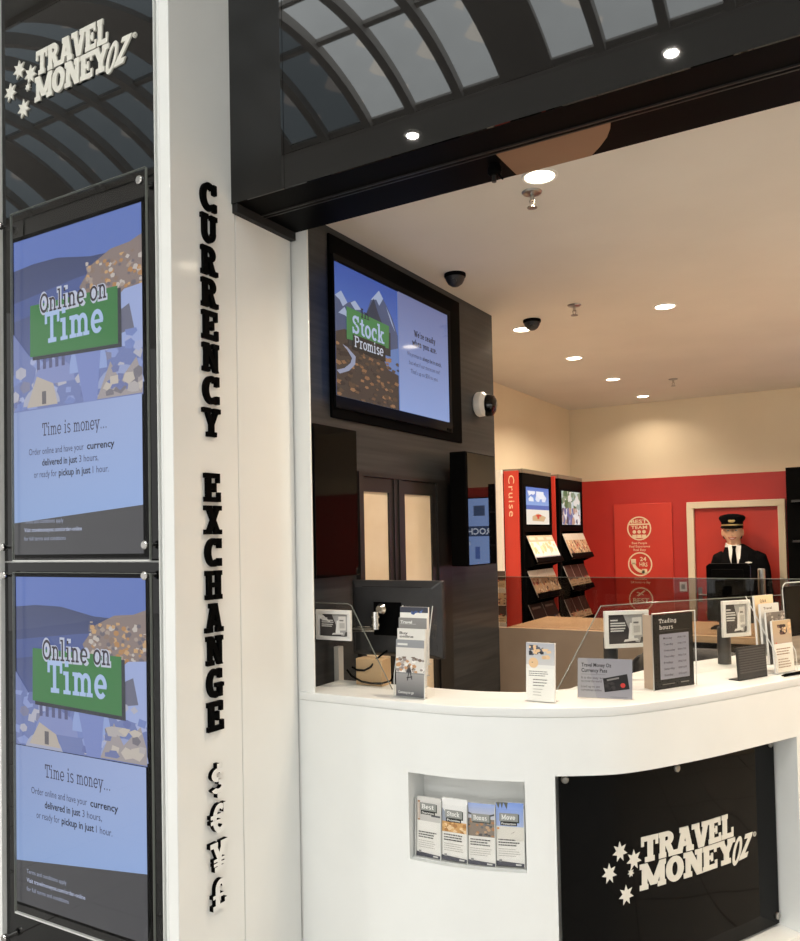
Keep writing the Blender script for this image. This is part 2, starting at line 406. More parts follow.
# ------------------------------------------------------------------ plan numbers
XW = -1.66; YP = 1.618; YF = 1.848; ZS = 2.62; ZC = 2.742; XD = -1.70; XL = -2.435; YB = 7.24; XR = 2.6; YI = 2.14

# ------------------------------------------------------------------ the setting
sbox('floor', M['tiles'], (-14, -12, -.05), (9, 7.5, 0))
# shop shell
sbox('ceiling', M['ceil'], (XL-.2, YI, ZC), (XR+.2, YB+.3, ZC+.08))
sbox('wall_back', M['cream'], (XL-.2, YB+.03, 0), (XR+.2, YB+.25, ZC))
sbox('wall_back_red', M['red'], (XL, YB, 0), (XR, YB+.029, 2.07))
sbox('wall_left_shop', M['cream'], (XL-.2, 3.88, 0), (XL, YB+.03, ZC))
sbox('wall_right_shop', M['cream'], (XR, YI, 0), (XR+.2, YB+.03, ZC))
sbox('wall_left_timber', M['timber'], (XD-.25, 2.151, 0), (XD, 3.87, ZC))
# white pillar and white return panel
sbox('wall_left_pillar', M['white_gloss'], (-1.70, YP-.018, 0), (XW, 1.864, 4.4), .003)
sbox('trim_1', M['white_lam'], (-1.722, YP-.004, 0), (-1.7005, YP+.02, 4.4))
sbox('wall_left_return', M['white_gloss'], (-1.74, 1.8665, 0), (XW-.001, 2.137, 2.6), .002)
sbox('trim_2', M['black'], (-1.73, 1.862, 0), (XW-.006, 1.868, 4.3))
sbox('trim_3', M['black'], (-1.73, 2.1365, 0), (XW-.006, 2.142, 2.62))
sbox('wall_left_jamb', M['white_gloss'], (-1.95, YI+.002, 0), (-1.597, 2.15, 2.745), .002)
sbox('trim_4', M['black_matte'], (XW-.003, 1.852, 2.593), (-1.640, 2.138, 2.6195))
# black glass front left of the pillar
sbox('wall_left_lower', M['black_gloss'], (-2.448, YP+.004, 0), (-1.727, YP+.03, 1.5425))
sbox('wall_left_upper', M['black_gloss'], (-2.448, YP+.004, 1.5475), (-1.727, YP+.03, 4.4))
sbox('trim_5', M['white_lam'], (-2.448, YP+.012, 1.542), (-1.727, YP+.028, 1.548))
sbox('wall_left_end', M['white_gloss'], (-3.6, YP-.01, 0), (-2.452, YP+.03, 4.4))
sbox('trim_6', M['edge'], (-1.7265, YP-.012, 0), (-1.7225, YP+.03, 4.4))
# fascia, soffit
sbox('wall_front_fascia_left', M['black_gloss'], (XW-.001, YF, ZS), (-1.4565, YF+.006, 4.4))
sbox('wall_front_fascia', M['black_gloss'], (-1.4545, YF, ZS), (XR+.2, YF+.006, 4.4))
sbox('wall_front_upper', M['mall_ceil'], (-14, YF-.02, 4.4), (9, YF+.25, 6.6))
sbox('wall_front_side', M['mall_ceil'], (-14, YP, 0), (-3.6, YF, 4.4))
sbox('wall_front_right', M['mall_ceil'], (XR+.2, YF, 0), (9, YF+.25, 4.4))
sbox('ceiling_soffit', M['black_soffit'], (XW-.05, YF+.0065, ZS+.0005), (XR+.2, YI, ZC+.08))
for i, y in enumerate((1.962, 1.978)):
    sbox('trim_%d' % (7+i), M['frame_dark'], (-1.64, y, ZS-.004), (XR, y+.006, ZS+.01))
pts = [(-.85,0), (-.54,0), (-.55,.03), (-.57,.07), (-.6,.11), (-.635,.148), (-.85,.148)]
b = MB(); b.prism(pts, lambda u, v, w: Vector((u, 1.988+v, ZS-.002+w)), 0, .004); struct(b.build('trim_9', M['brown_patch']))  # flat brown patch with a curved end under the soffit
# mall: opposite side, ceilings, skylight
sbox('ceiling_mall', M['mall_ceil'], (-14, -12, 5.96), (9, -3.5, 6.06))
sbox('ceiling_mall_near', M['mall_ceil'], (-14, -.9, 6.0), (9, YF-.02, 6.1))
sbox('trim_10', M['rib'], (-14, -3.56, 5.945), (9, -3.49, 6.02))
sbox('wall_opposite', M['mall_ceil'], (-14, -12.2, 0), (9, -12, 6.06))
YK = -2.2; RV = 2.53; HA = rad(30.9)
def arc(th, dr=0.):
    ph = -HA+2*HA*th/PI
    return Vector((0, YK+(RV+dr)*math.sin(ph), 6.0+.36-RV+(RV+dr)*math.cos(ph)))
def rib(x0, x1, d0, d1, a0=0., a1=PI, n=16):
    b = MB(); rings = []
    for i in range(n+1):
        th = a0+(a1-a0)*i/n; p = arc(th, d0); q = arc(th, d1)
        rings.append([Vector((x0,p.y,p.z)), Vector((x1,p.y,p.z)), Vector((x1,q.y,q.z)), Vector((x0,q.y,q.z))])
    return b.loft(rings)
xs = [-3.43, -3.97, -4.5, -5.06]; allx = []
for k in range(-2, 3):
    allx += [(-2.73-3.05*k, .26)]
    allx += [(x-3.05*k, .045) for x in xs]
allx = sorted(a for a in allx if -12 < a[0] < 6); tn = 11; wn = 1
for x, hw in allx:
    struct(rib(x-hw, x+hw, -.10 if hw < .1 else -.05, .03).build('trim_%d' % tn, M['rib'])); tn += 1
for th in (0.02, 1.215, PI-1.215, PI-.02):
    b = MB(); p = arc(th, -.04); q = arc(th, .02); t = (arc(th+.01)-arc(th-.01)).normalized()*.03
    b.loft([[Vector((x,p.y-t.y,p.z-t.z)), Vector((x,p.y+t.y,p.z+t.z)), Vector((x,q.y+t.y,q.z+t.z)), Vector((x,q.y-t.y,q.z-t.z))] for x in (-12, 6)])
    struct(b.build('trim_%d' % tn, M['rib'])); tn += 1
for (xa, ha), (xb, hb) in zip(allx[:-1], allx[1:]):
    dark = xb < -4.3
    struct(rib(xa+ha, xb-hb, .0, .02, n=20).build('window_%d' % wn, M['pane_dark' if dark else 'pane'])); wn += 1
# opposite shopfronts (seen only in reflections), glow added as frontal fill
for i, (x0, x1) in enumerate(((-13,-9.4), (-9,-5.6), (-5.2,-1.6), (-1.2,2.4), (2.8,6.4))):
    sbox('window_%d' % (wn+i), M['shopfront_fill'], (x0, -12.0, .15), (x1, -11.95, 2.9))
    sbox('trim_%d' % (tn+i), M['timber'], (x0, -11.99, 3.0), (x1, -11.9, 3.7))

# door in the timber wall
dr = struct(thing('door_1', '', 'door', (XD, 2.94, 0), PI/2)); del dr['label']; del dr['category']
Fd = frame((XD, 2.586, 0), (0,1,0))
def dbox(b, u0, v0, u1, v1, w0, w1): return b.prism(R(u0,v0,u1,v1), Fd, w0, w1)
b = MB(); dbox(b, -.03,0,.0,1.835, -.01,.02); dbox(b, .60,0,.724,1.835, -.01,.02); dbox(b, -.03,1.835,.724,1.852,-.01,.02); b.build('door_frame', M['frame_dark'], dr, True)
for (u0, u1) in ((.004,.228), (.30,.598)):
    b = MB(); g0, g1 = (u0+.0, u1-.03) if u0 < .1 else (u0+.022, u1-.04)
    dbox(b, u0,.0,g0+.001,1.832,-.01,.012); dbox(b, g1,0,u1+.001,1.832,-.01,.012)
    dbox(b, g0,1.778,g1,1.832,-.01,.012); dbox(b, g0,0,g1,.14,-.01,.012)
    lf = b.build('door_leaf', M['frame_dark'], dr, True)
    p = MB(); dbox(p, g0,.14,g1,1.778,-.006,.004); p.build('glass_pane', M['frost'], lf, True)
b = MB(); dbox(b, .229,0,.299,1.834,-.01,.018); dbox(b, .258,0.01,.268,1.833,-.009,.024); b.build('mullion', M['frame_dark'], dr, True)
for u in (.215, .31):
    MB().tube([Fd(u,.95,.012), Fd(u,.95,.05), Fd(u,1.25,.05), Fd(u,1.25,.012)], .009).build('door_handle', M['steel'], dr, True)

# ------------------------------------------------------------------ logo signs
def star(cx, cz, r, n=7):
    return [(cx+(r if i % 2 == 0 else r*.5)*math.sin(PI*i/n), cz+(r if i % 2 == 0 else r*.5)*math.cos(PI*i/n)) for i in range(2*n)]
def star_tris(cx, cz, r):
    p = star(cx, cz, r); n = len(p)
    inner = [p[i] for i in range(1, n, 2)]
    out = [inner]
    for i in range(0, n, 2): out.append([p[i-1], p[i], p[i+1]])
    return out
def logo(F, root, W, H, m, w0, w1):
    """lettering block W wide, H tall; origin at its lower left corner"""
    b = MB(); rh = H*.49; sl = W*.02
    p, w = slab_line('TRAVEL', .3, .2, .05, .0)
    for i, q in enumerate(fit(p, w, sl, H-rh, W-sl, rh, .03)): b.prism(q, F, w0, w1+3e-5*(i % 41))
    p, w = slab_line('MONEY', .3, .2, .05, .0)
    for i, q in enumerate(fit(p, w, 0, 0, W*1.0, rh, .03)): b.prism(q, F, w0, w1+3e-5*(i % 41))
    b.build('lettering', m, root, True, smooth=0)
    b = MB(); s = H
    o = A(0,0,.135*s,.28*s,0,360,.078*s,28,.085*s)
    X0 = W+.10*s; Z0 = H*.19
    for q in [[(X0+x+.35*z, Z0+z) for x, z in p] for p in o]: b.prism(q, F, w0, w1)
    X1 = X0+.2*s
    Z = [[(.0,.16), (.01,.25), (.26,.25), (.24,.16)], [(.13,.18), (.25,.18), (.06,-.17), (-.06,-.17)], [(-.08,-.24), (-.06,-.15), (.2,-.12), (.17,-.22)]]
    for i, q in enumerate(Z): b.prism([(X1+x*s+.3*z*s, Z0+.03*s+z*s) for x, z in q], F, w0, w1+5e-5*(i+1))
    b.build('script_lettering', m, root, True, smooth=0)
    b = MB(); cx, cz = X1+.40*s, Z0+.22*s
    for q in A(cx,cz,.05*s,.05*s,0,360,.012*s,16): b.prism(q, F, w0, w1)
    vs, fs, w = sans('R', .01)
    b.faces([F(cx-.022*s+x*.044*s/w, cz-.028*s+z*.056*s, w1) for x, z in vs], fs)
    b.build('registered_mark', m, root, True, smooth=0)
    k = H/.16
    for x, z, r in ((-.077,-.03,.031), (-.02,-.062,.031), (-.034,-.099,.0135), (-.123,-.09,.031), (-.056,-.162,.031)):
        b = MB()
        for q in star_tris(x*k, H+z*k, r*k): b.prism(q, F, w0, w1)
        b.build('star', m, root, True, smooth=0)
M['sign_white'] = mat('off_white_sign_acrylic', (222,220,210), .35)
t = thing('logo_sign', 'raised white TRAVEL MONEY OZ lettering with stars high on the black glass panel', 'sign', (-2.06, YP, 2.99))
logo(frame((-2.272, YP+.004, 3.006), (1,0,0)), t, .345, .162, M['sign_white'], 0., .005)

# letters on the pillar
order = ['top', 'second from top', 'third from top', 'fourth from top', 'fifth from top', 'sixth from top', 'seventh from top', 'last']
zz = 2.648
def pillar_letter(ch, z, label, mats, dep=.011):
    F = frame((XW, 1.712, z), (0,1,0)); p, w = slab_line(ch, .25, .17, .08)
    b = MB()
    for i, q in enumerate(fit(p, w, 0, 0, .064, .083)):
        d = dep+4e-5*i
        b.cur = 1; b.prism(q, F, -.002, d, caps=False); b.cur = 0
        b.poly([F(u, v, d) for u, v in q])
    o = b.build('pillar_letter', mats, smooth=0)
    return o
L8 = 'CURRENCY'; n_of = {}
for i, ch in enumerate(L8):
    lab = {0:'black raised letter C at the very top of the white pillar', 1:'black raised letter U, second from the top of the white pillar', 2:'upper of the two neighbouring black letters R on the white pillar', 3:'lower of the two neighbouring black letters R on the white pillar', 4:'black letter E between R and N in CURRENCY on the pillar', 5:'black letter N of CURRENCY, above the lower C on the pillar', 6:'black letter C just above the Y ending CURRENCY on the pillar', 7:'black letter Y ending the word CURRENCY on the white pillar'}[i]
    tag(pillar_letter(ch, 2.645-.0945*i-.083, lab, [M['black'], M['black']]), lab, 'letter', 'CURRENCY EXCHANGE letters')
lab2 = ['black letter E starting the word EXCHANGE on the white pillar', 'black letter X under the first E of EXCHANGE on the pillar', 'black letter C between X and H in EXCHANGE on the pillar', 'black letter H in EXCHANGE on the white pillar', 'black letter A in EXCHANGE on the white pillar', 'black letter N of EXCHANGE between A and G on the pillar', 'black letter G in EXCHANGE on the white pillar', 'black letter E ending EXCHANGE, just above the dollar symbol']
for i, ch in enumerate('EXCHANGE'):
    tag(pillar_letter(ch, 1.795-.0937*i-.083, lab2[i], [M['black'], M['black']]), lab2[i], 'letter', 'CURRENCY EXCHANGE letters')
lab3 = ['white faced dollar symbol below EXCHANGE on the pillar', 'white faced euro symbol between dollar and yen on the pillar', 'white faced yen symbol between euro and pound on the pillar', 'white faced pound symbol lowest on the pillar']
for i, ch in enumerate('$€¥£'):
    tag(pillar_letter(ch, .957-.1065*i-.083, lab3[i], [M['white_gloss'], M['black']], .014), lab3[i], 'symbol', 'currency symbols on the pillar')

# ------------------------------------------------------------------ poster displays
def poster(z0, z1, zt, zl, zr, bolts, cover, label, flip):
    x0, x1 = -2.384, -1.79; W = x1-x0
    t = thing('poster_display', label, 'display', ((x0+x1)/2, YP, z0), 0, 'lit poster displays')
    F0 = frame((x0, YP+.002, 0), (1,0,0))
    b = MB(); d = .012
    for a in (R(-d,z0-d,W+d,z0), R(-d,z1,W+d,z1+d), R(-d,z0,0,z1), R(W,z0,W+d,z1)): b.prism(a, F0, -.002, .006)
    b.build('display_frame', M['black'], t, True)
    F = frame((x0, YP-.001, 0), (1,0,0)); P = Pic(F)
    P.grad(0, zt, W, z1, (96,124,196), (116,130,190) if not flip else (104,128,200))
    # sea and far headland
    P.shape([(0,zt),(W,zt),(W,z1-.125),(.37,z1-.115),(.22,z1-.09),(.1,z1-.088),(0,z1-.095)], [(96,110,168)]*2+[(70,80,120)]*5)
    P.shape([(0,z1-.2),(.3,z1-.17),(W,z1-.15),(W,z1-.19),(0,z1-.26)], (86,102,160))
    # cliff of orange and white houses
    P.shape([(.32,z1-.2),(.38,z1-.14),(.46,z1-.11),(.54,z1-.105),(W,z1-.09),(W,z1-.34),(.42,z1-.34)], (148,132,128))
    P.blobs(.35, z1-.33, W, z1-.13, 190, .013, [(188,142,96),(206,196,188),(150,128,116),(176,160,150),(118,112,122),(210,170,124)])
    # white blue buildings
    P.shape([(0,zt),(0,z1-.30),(.08,z1-.38),(W,z1-.28),(W,zt)], (122,136,190))
    P.shape([(.47,z1-.40),(.47,z1-.27),(.52,z1-.24),(W,z1-.235),(W,z1-.42)], (168,184,232))
    P.shape([(.49,z1-.37),(.50,z1-.30),(.54,z1-.285),(.56,z1-.36)], (116,118,140))
    P.blobs(.0, zt+.005, W, z1-.36, 70, .03, [(150,166,220),(112,124,180),(176,186,226),(138,140,170),(128,146,206),(190,190,206)])
    for (cx, cz, rx, rz, c) in ((.2,z1-.46,.1,.075,(142,154,206)), (.36,z1-.44,.085,.12,(156,176,228)), (.14,z1-.52,.09,.06,(178,182,206)), (.5,z1-.5,.1,.06,(160,172,214))):
        P.shape([(cx+rx*math.cos(PI*i/12), max(zt, cz-.02+rz*math.sin(PI*i/12))) for i in range(13)], c)
    P.shape([(.3,z1-.39),(.42,z1-.38),(.4,zt+.002),(.34,zt+.002)], (132,148,208))
    for i in range(5): P.rect(.12+.03*i, z1-.43, .135+.03*i, z1-.385, (96,100,140))
    P.shape([(.07,zt+.01),(.12,z1-.45),(.2,z1-.48),(.22,zt+.01)], (196,186,176))
    P.rect(.145, zt+.015, .165, zt+.055, (110,106,112))
    P.shape([(.4,zt+.004),(.46,zt+.11),(.5,zt+.05),(.57,zt+.11),(W,zt+.05),(W,zt+.004)], (172,164,166))
    P.blobs(.42, zt+.01, W, zt+.1, 14, .03, [(190,184,184),(128,124,134),(206,196,186),(120,130,180)])
    # green block and headline
    gz = z1-.385
    P.shape([(.10,gz-.012),(.51,gz-.024),(.508,gz+.15),(.10,gz+.145)], (56,60,70))
    P.shape([(.088,gz),(.494,gz-.012),(.494,gz+.158),(.09,gz+.163)], (66,132,76))
    P.slab('Online on', .14, gz+.13, .31, .062, (62,56,66), .15, .12, outline=(206,212,232), ow=.1, gap=.08)
    P.slab('Time', .165, gz+.032, .27, .098, (182,206,246), .2, .15)
    # lower half
    P.rect(0, z0, W, zt, (74,74,78) if flip else (62,60,60))
    P.shape([(0,zl),(W,zr),(W,zt),(0,zt)], [(150,178,228),(158,186,238),(168,186,232),(150,168,216)])
    k = zt
    P.slab('Time is money...', .15, k-.085, .30, .04, (60,60,84), .13, .1, gap=.08)
    c = (64,66,92)
    P.text('Order online and have your', .085, k-.142, .26, .021, c); P.text('currency', .36, k-.142, .12, .021, (34,36,54), .02)
    P.text('delivered in just', .15, k-.178, .165, .021, (34,36,54), .02); P.text('3 hours,', .325, k-.178, .085, .021, c)
    P.text('or ready for', .11, k-.214, .11, .021, c); P.text('pickup in just', .23, k-.214, .145, .021, (34,36,54), .02); P.text('1 hour.', .385, k-.214, .07, .021, c)
    f = (168,178,206)
    P.text('Terms and conditions apply', .06, z0+.098, .19, .013, f)
    P.text('Visit travelmoneyoz.com/order-online', .06, z0+.071, .275, .013, (196,206,236), .012)
    P.text('for full terms and conditions', .06, z0+.044, .20, .013, f)
    P.build('poster_screen', M['screen'], t)
    a0, a1, c0, c1 = cover
    FC = frame((0, YP-.016, 0), (1,0,0)); b = MB(); b.prism(R(a0,c0,a1,c1), FC, 0, .006); cv = b.build('acrylic_cover', M['cover'], t, True)
    b = MB(); e = .0022
    for i, q in enumerate((R(a0,c0-e*2.2,a1,c0), R(a0-e*.7,c0,a0,c1), R(a1,c0,a1+e*.5,c1), R(a0,c1,a1,c1+e*.6))): b.cur = min(i, 1); b.prism(q, FC, -.001, .007)
    b.build('cover_edge', [M['edge'], M['edge_dark']], cv, True)
    for (bx, bz) in bolts:
        b = MB(); b.lathe([(.006,0), (.006,.018), (.0115,.019), (.0125,.022), (.0125,.030), (.009,.033)], (bx, YP+.004, bz), (0,-1,0), 18)
        b.build('standoff_bolt', M['chrome'], t, True)
poster(1.568, 2.577, 2.022, 1.668, 1.706, [(-1.775,2.628),(-2.425,2.636),(-1.770,1.592),(-2.42,1.593)], (-2.368,-1.752,1.551,2.66),
       'upper lit Online on Time poster under clear acrylic, below the raised logo', 'display')
poster(.478, 1.498, .968, .606, .672, [(-1.772,1.506),(-2.413,1.503),(-2.423,.357),(-1.775,.36)], (-2.368,-1.752,.452,1.512),
       'lower lit Online on Time poster under clear acrylic, nearest the floor', 'display')

# ------------------------------------------------------------------ television on the timber wall
t = thing('television', 'wall television showing Stock Promise mountain slide in black surround', 'television', (XD, 2.85, 2.02), PI/2)
KT = 1.0305
Ft0 = frame((XD, 0, 0), (0,1,0)); Ft = Ft0
Ftv = lambda u, v, w: Ft0(u*KT, 1.6+(v-1.6)*KT, w)
b = MB(); b.prism(R(2.331,2.026,3.37,2.682), Ftv, -.001, .009); b.build('surround', M['black'], t, True, bevel=.003)
b = MB()
for q in (R(2.345,2.59,3.255,2.612), R(2.345,2.063,3.255,2.108), R(2.345,2.108,2.362,2.59), R(3.235,2.108,3.255,2.59)): b.prism(q, Ftv, .0091, .018)
bz = b.build('bezel', mat('tv_bezel', (22,21,20), .55, ior=1.2), t, True)
b = MB(); b.prism(R(3.2,2.068,3.24,2.078), Ftv, .018, .0205); b.build('control_button', M['black'], bz, True)
b = MB(); b.prism(R(2.76,2.058,2.84,2.064), Ftv, .017, .0195); b.build('maker_badge', M['black'], bz, True)
F = frame((XD+.058, 2.362, 2.108), (0,1,0)); P = Pic(F)
w, h = .873, .482; hw = .438
P.grad(0, 0, w, h, (120,148,208), (120,130,180))
P.grad(0, h*.5, hw, h, (96,128,206), (62,92,178))
P.shape([(0,.27),(0,.36),(.04,.385),(.08,.35),(.13,.37),(.2,.33),(.24,.40),(.3,.45),(.36,.40),(.4,.36),(hw,.30),(hw,.18),(0,.18)], (84,96,130))
for q in ([(0,.36),(.04,.385),(.08,.35),(.05,.33),(.03,.35)], [(.24,.40),(.3,.45),(.33,.425),(.3,.39),(.28,.41)], [(.10,.355),(.13,.37),(.17,.345),(.13,.335)], [(.35,.40),(.38,.37),(.42,.31),(.39,.34)], [(.02,.30),(.06,.33),(.1,.29),(.06,.3)]):
    P.shape(q, (176,190,220))
P.shape([(.2,.33),(.26,.41),(.29,.36),(.34,.30),(.24,.28)], (60,66,84))
P.shape([(0,0),(0,.23),(.06,.25),(.2,.22),(.33,.20),(.36,.15),(hw,.14),(hw,0)], (74,64,60))
P.shape([(.3,.21),(hw,.25),(hw,.14),(.36,.15)], (110,140,200))
P.blobs(0, 0, hw, .2, 110, .022, [(96,78,62),(150,112,80),(58,50,48),(120,94,72),(70,62,60),(168,128,92)], .4)
P.shape([(0,.09),(.05,.105),(.09,.13),(.1,.15),(.07,.175),(.04,.19),(.07,.185),(.125,.16),(.12,.13),(.08,.1),(.02,.08)], (160,168,196))
P.shape([(.08,.195),(.376,.205),(.378,.30),(.08,.29)], (56,58,62))
P.shape([(.068,.215),(.362,.235),(.368,.325),(.07,.335)], (78,140,84))
P.slab('In', .165, .315, .06, .035, (40,40,60), .15, .12)
P.slab('Stock', .105, .245, .222, .068, (190,206,240), .2, .15)
P.shape([(.108,.185),(.335,.178),(.335,.238),(.108,.24)], (48,46,46))
P.slab('Promise', .118, .195, .2, .042, (214,222,240), .17, .13)
P.grad(hw, 0, w, h, (156,180,236), (118,126,172))
P.slab("We're ready", .565, .325, .185, .026, (30,32,50), .24, .18); P.slab('when you are.', .545, .285, .215, .026, (30,32,50), .24, .18)
P.text("We promise to", .50, .235, .12, .018, (52,54,76)); P.text("always be in stock,", .63, .235, .17, .018, (40,42,62), .02)
P.text("but what if our stores are not?", .515, .2, .27, .018, (52,54,76)); P.text("That's up to $50 to you.", .525, .165, .24, .018, (52,54,76))
P.build('tv_screen', M['tvscreen'], t)

# ------------------------------------------------------------------ dark gloss wall panels, wall camera
b = MB(); b.prism(R(2.262,1.462,2.528,2.0), frame((XD,0,0),(0,1,0)), .0, .03)
tag(b.build('wall_panel', M['black_panel'], bevel=.002), 'tall black glossy wall panel left of the double doors, beside the white jamb', 'panel')
t = thing('wall_screen', 'black glossy screen on the timber wall right of the double doors', 'screen', (XD, 3.38, 1.46), PI/2)
b = MB(); b.prism(R(3.23,1.464,3.545,1.974), Ft, .06, .139); b.build('screen_body', M['black'], t, True, bevel=.003)
b = MB(); b.prism(R(3.245,1.47,3.54,1.968), Ft, .1392, .141); b.build('screen_glass', M['black_gloss'], t, True)
b = MB(); b.prism(R(3.32,1.6,3.46,1.84), Ft, .0, .06); b.build('bracket', M['black_matte'], t, True)
t = thing('security_camera', 'round white wall camera with black face at the end of the timber wall', 'camera', (XD, 3.70, 2.2), PI/2)
MB().lathe([(.055,-.002), (.062,.008), (.06,.035), (.045,.05)], (XD,3.67,2.25), (1,0,0), 28).build('base', M['white'], t, True)
MB().lathe([(.05,.03), (.056,.05), (.05,.078), (.03,.09), (.0,.094)], (XD,3.68,2.25), (1,.25,-.1), 28).build('camera_head', M['black_gloss'], t, True)
MB().lathe([(.018,0), (.02,.006), (.0,.01)], (XD+.084,3.70,2.242), (1,.25,-.1), 18).build('lens', M['steel'], t, True)

# ------------------------------------------------------------------ ceiling fittings
def downlight(x, y, label):
    t = thing('downlight', label, 'ceiling light', (x, y, ZC), 0, 'recessed ceiling downlights')
    MB().lathe([(.046,-.002), (.049,-.005), (.056,-.005), (.059,.001), (.046,.001)], (x,y,ZC), (0,0,1), 32).build('trim_ring', M['white'], t, True)
    MB().lathe([(.001,-.004), (.046,-.0038), (.046,-.001)], (x,y,ZC), (0,0,1), 32).build('diffuser', M['lamp'], t, True)
    return t
dl = [(-.894,2.44,'largest round downlight, at the front edge of the ceiling'), (-.895,4.21,'round downlight alone on the right of the ceiling'), (-1.671,4.22,'round downlight behind the farther black dome camera'), (-1.67,5.11,'nearest of the three downlights lined up toward the back wall'), (-1.665,5.99,'middle of the three downlights lined up toward the back wall'), (-1.67,6.90,'farthest downlight, close to the back wall')]
for x, y, lb in dl: downlight(x, y, lb)
def lamp(x, y, z, p, size, col, spread=140):
    l = bpy.data.lights.new('downlight_or_fill', 'AREA'); l.shape = 'DISK'; l.size = size; l.energy = p; l.color = col; l.spread = rad(spread)
    o = bpy.data.objects.new('downlight_or_fill', l); o.location = (x, y, z); COL.objects.link(o); return o
WARM = (1.0, .825, .63)
for x, y, _ in dl: lamp(x, y, ZC-.012, (9 if y < 3 else 13) if y < 6.5 else 3, .11, WARM)
for x in (.25, 1.1, 1.9):
    for y in (2.7, 3.9, 5.1, 6.3): lamp(x, y, ZC-.012, 8.5 if y < 6.5 else 6, .11, WARM)
lamp(-.9, 6.0, ZC-.012, 7, .11, WARM)  # added fill lamp without a fitting, lights the figure and back wall
def sprinkler(x, y, label):
    t = thing('sprinkler', label, 'sprinkler', (x, y, ZC-.05), 0, 'ceiling sprinklers')
    MB().lathe([(.034,.006), (.034,-.001), (.03,-.006), (.012,-.009)], (x,y,ZC), (0,0,1), 24).build('rose', M['steel'], t, True)
    b = MB(); b.cyl((x,y,ZC-.006), (x,y,ZC-.03), .007, n=12); b.cyl((x-.009,y,ZC-.028), (x-.004,y,ZC-.052), .0025, n=8); b.cyl((x+.009,y,ZC-.028), (x+.004,y,ZC-.052), .0025, n=8); b.build('body', M['chrome'], t, True)
    MB().lathe([(.017,0), (.017,-.003), (.003,-.004)], (x,y,ZC-.051), (0,0,1), 16).build('deflector', M['steel'], t, True)
sprinkler(-.96, 2.542, 'sprinkler beside the largest front downlight')
sprinkler(-1.275, 3.925, 'small sprinkler near the middle of the ceiling')
sprinkler(-1.29, 6.27, 'tiny sprinkler far back near the rear wall')
def dome(x, y, label):
    t = thing('dome_camera', label, 'camera', (x, y, ZC-.057), 0, 'black ceiling dome cameras')
    MB().lathe([(.046,.006), (.048,-.009), (.045,-.016)], (x,y,ZC), (0,0,1), 32).build('base', M['black'], t, True)
    MB().lathe([(.043,-.015), (.040,-.028), (.031,-.044), (.016,-.054), (.0,-.057)], (x,y,ZC), (0,0,1), 32).build('dome', M['plastic'], t, True)
    MB().lathe([(.011,.0), (.011,.011), (.0,.013)], (x+.010,y-.028,ZC-.036), (.2,-.8,-.6), 16).build('lens', M['plastic'], t, True)
dome(-1.556, 3.158, 'black ceiling dome camera nearest the television')
dome(-1.555, 4.07, 'black ceiling dome camera farther in, beside a downlight')
t = thing('spot_lamp', 'small black fitting hanging under the header beside the largest downlight', 'lamp', (-.88, 2.09, ZS-.06))
MB().lathe([(.016,0), (.02,-.012), (.02,-.024), (.013,-.03)], (-.879,2.045,ZS), (0,0,1), 20).build('cap', M['black'], t, True)
b = MB(); b.cyl((-.881,2.045,ZS-.028), (-.881,2.045,ZS-.048), .0065, n=10); b.build('stem', M['frame_dark'], t, True)
MB().tube([(-.872,2.045,ZS-.02), (-.86,2.045,ZS-.04), (-.855,2.047,ZS-.045)], .003).build('cable', M['black'], t, True)
# mall lamps (seen as reflections in the fascia)
for x, y, lb in ((-4.21,-3.89,'left mall ceiling spotlight reflected in the black fascia'), (-1.48,-3.85,'right mall ceiling spotlight reflected in the black fascia')):
    t = thing('mall_spotlight', lb, 'ceiling light', (x, y, 5.96), 0, 'mall ceiling spotlights')
    MB().lathe([(.05,-.002), (.055,-.012), (.085,-.012), (.09,0)], (x,y,5.96), (0,0,1), 24).build('trim_ring', M['white'], t, True)
    MB().lathe([(.001,-.006), (.05,-.006), (.05,-.002)], (x,y,5.96), (0,0,1), 24).build('diffuser', M['mlamp'], t, True)
    lamp(x, y, 5.94, 60, .12, (1,.93,.84))

# ------------------------------------------------------------------ curved counter
CP = [Vector(p) for p in ((-1.655,2.14),(-1.45,2.14),(-1.25,2.14),(-1.08,2.152),(-.9,2.205),(-.769,2.27),(-.64,2.37),(-.484,2.602),(-.36,2.83),(-.244,3.053),(0,3.5),(.2,3.85),(.42,4.2))]
CV = []
for i in range(len(CP)-1):
    p0, p1, p2, p3 = CP[max(i-1,0)], CP[i], CP[i+1], CP[min(i+2,len(CP)-1)]
    for k in range(12):
        s = k/12; CV.append(.5*((2*p1)+(p2-p0)*s+(2*p0-5*p1+4*p2-p3)*s*s+(3*p1-p0-3*p2+p3)*s**3))
CV.append(CP[-1])
ARC = [0.]
for a, b_ in zip(CV[:-1], CV[1:]): ARC.append(ARC[-1]+(b_-a).length)
LEN = ARC[-1]
def cat_(s):
    s = min(max(s, 0), LEN-1e-6); i = 0
    lo, hi = 0, len(ARC)-1
    while hi-lo > 1:
        m_ = (lo+hi)//2
        if ARC[m_] <= s: lo = m_
        else: hi = m_
    f = (s-ARC[lo])/(ARC[hi]-ARC[lo]); return CV[lo].lerp(CV[hi], f)
def ctan(s): return (cat_(s+.06)-cat_(s-.06)).normalized()
def cp(s, off, z):   # off > 0 towards the mall
    p = cat_(s); t_ = ctan(s); return Vector((p.x+t_.y*off, p.y-t_.x*off, z))
def s_at(x): return min(range(len(CV)), key=lambda i: abs(CV[i].x-x))
def s_of(x): return ARC[s_at(x)]
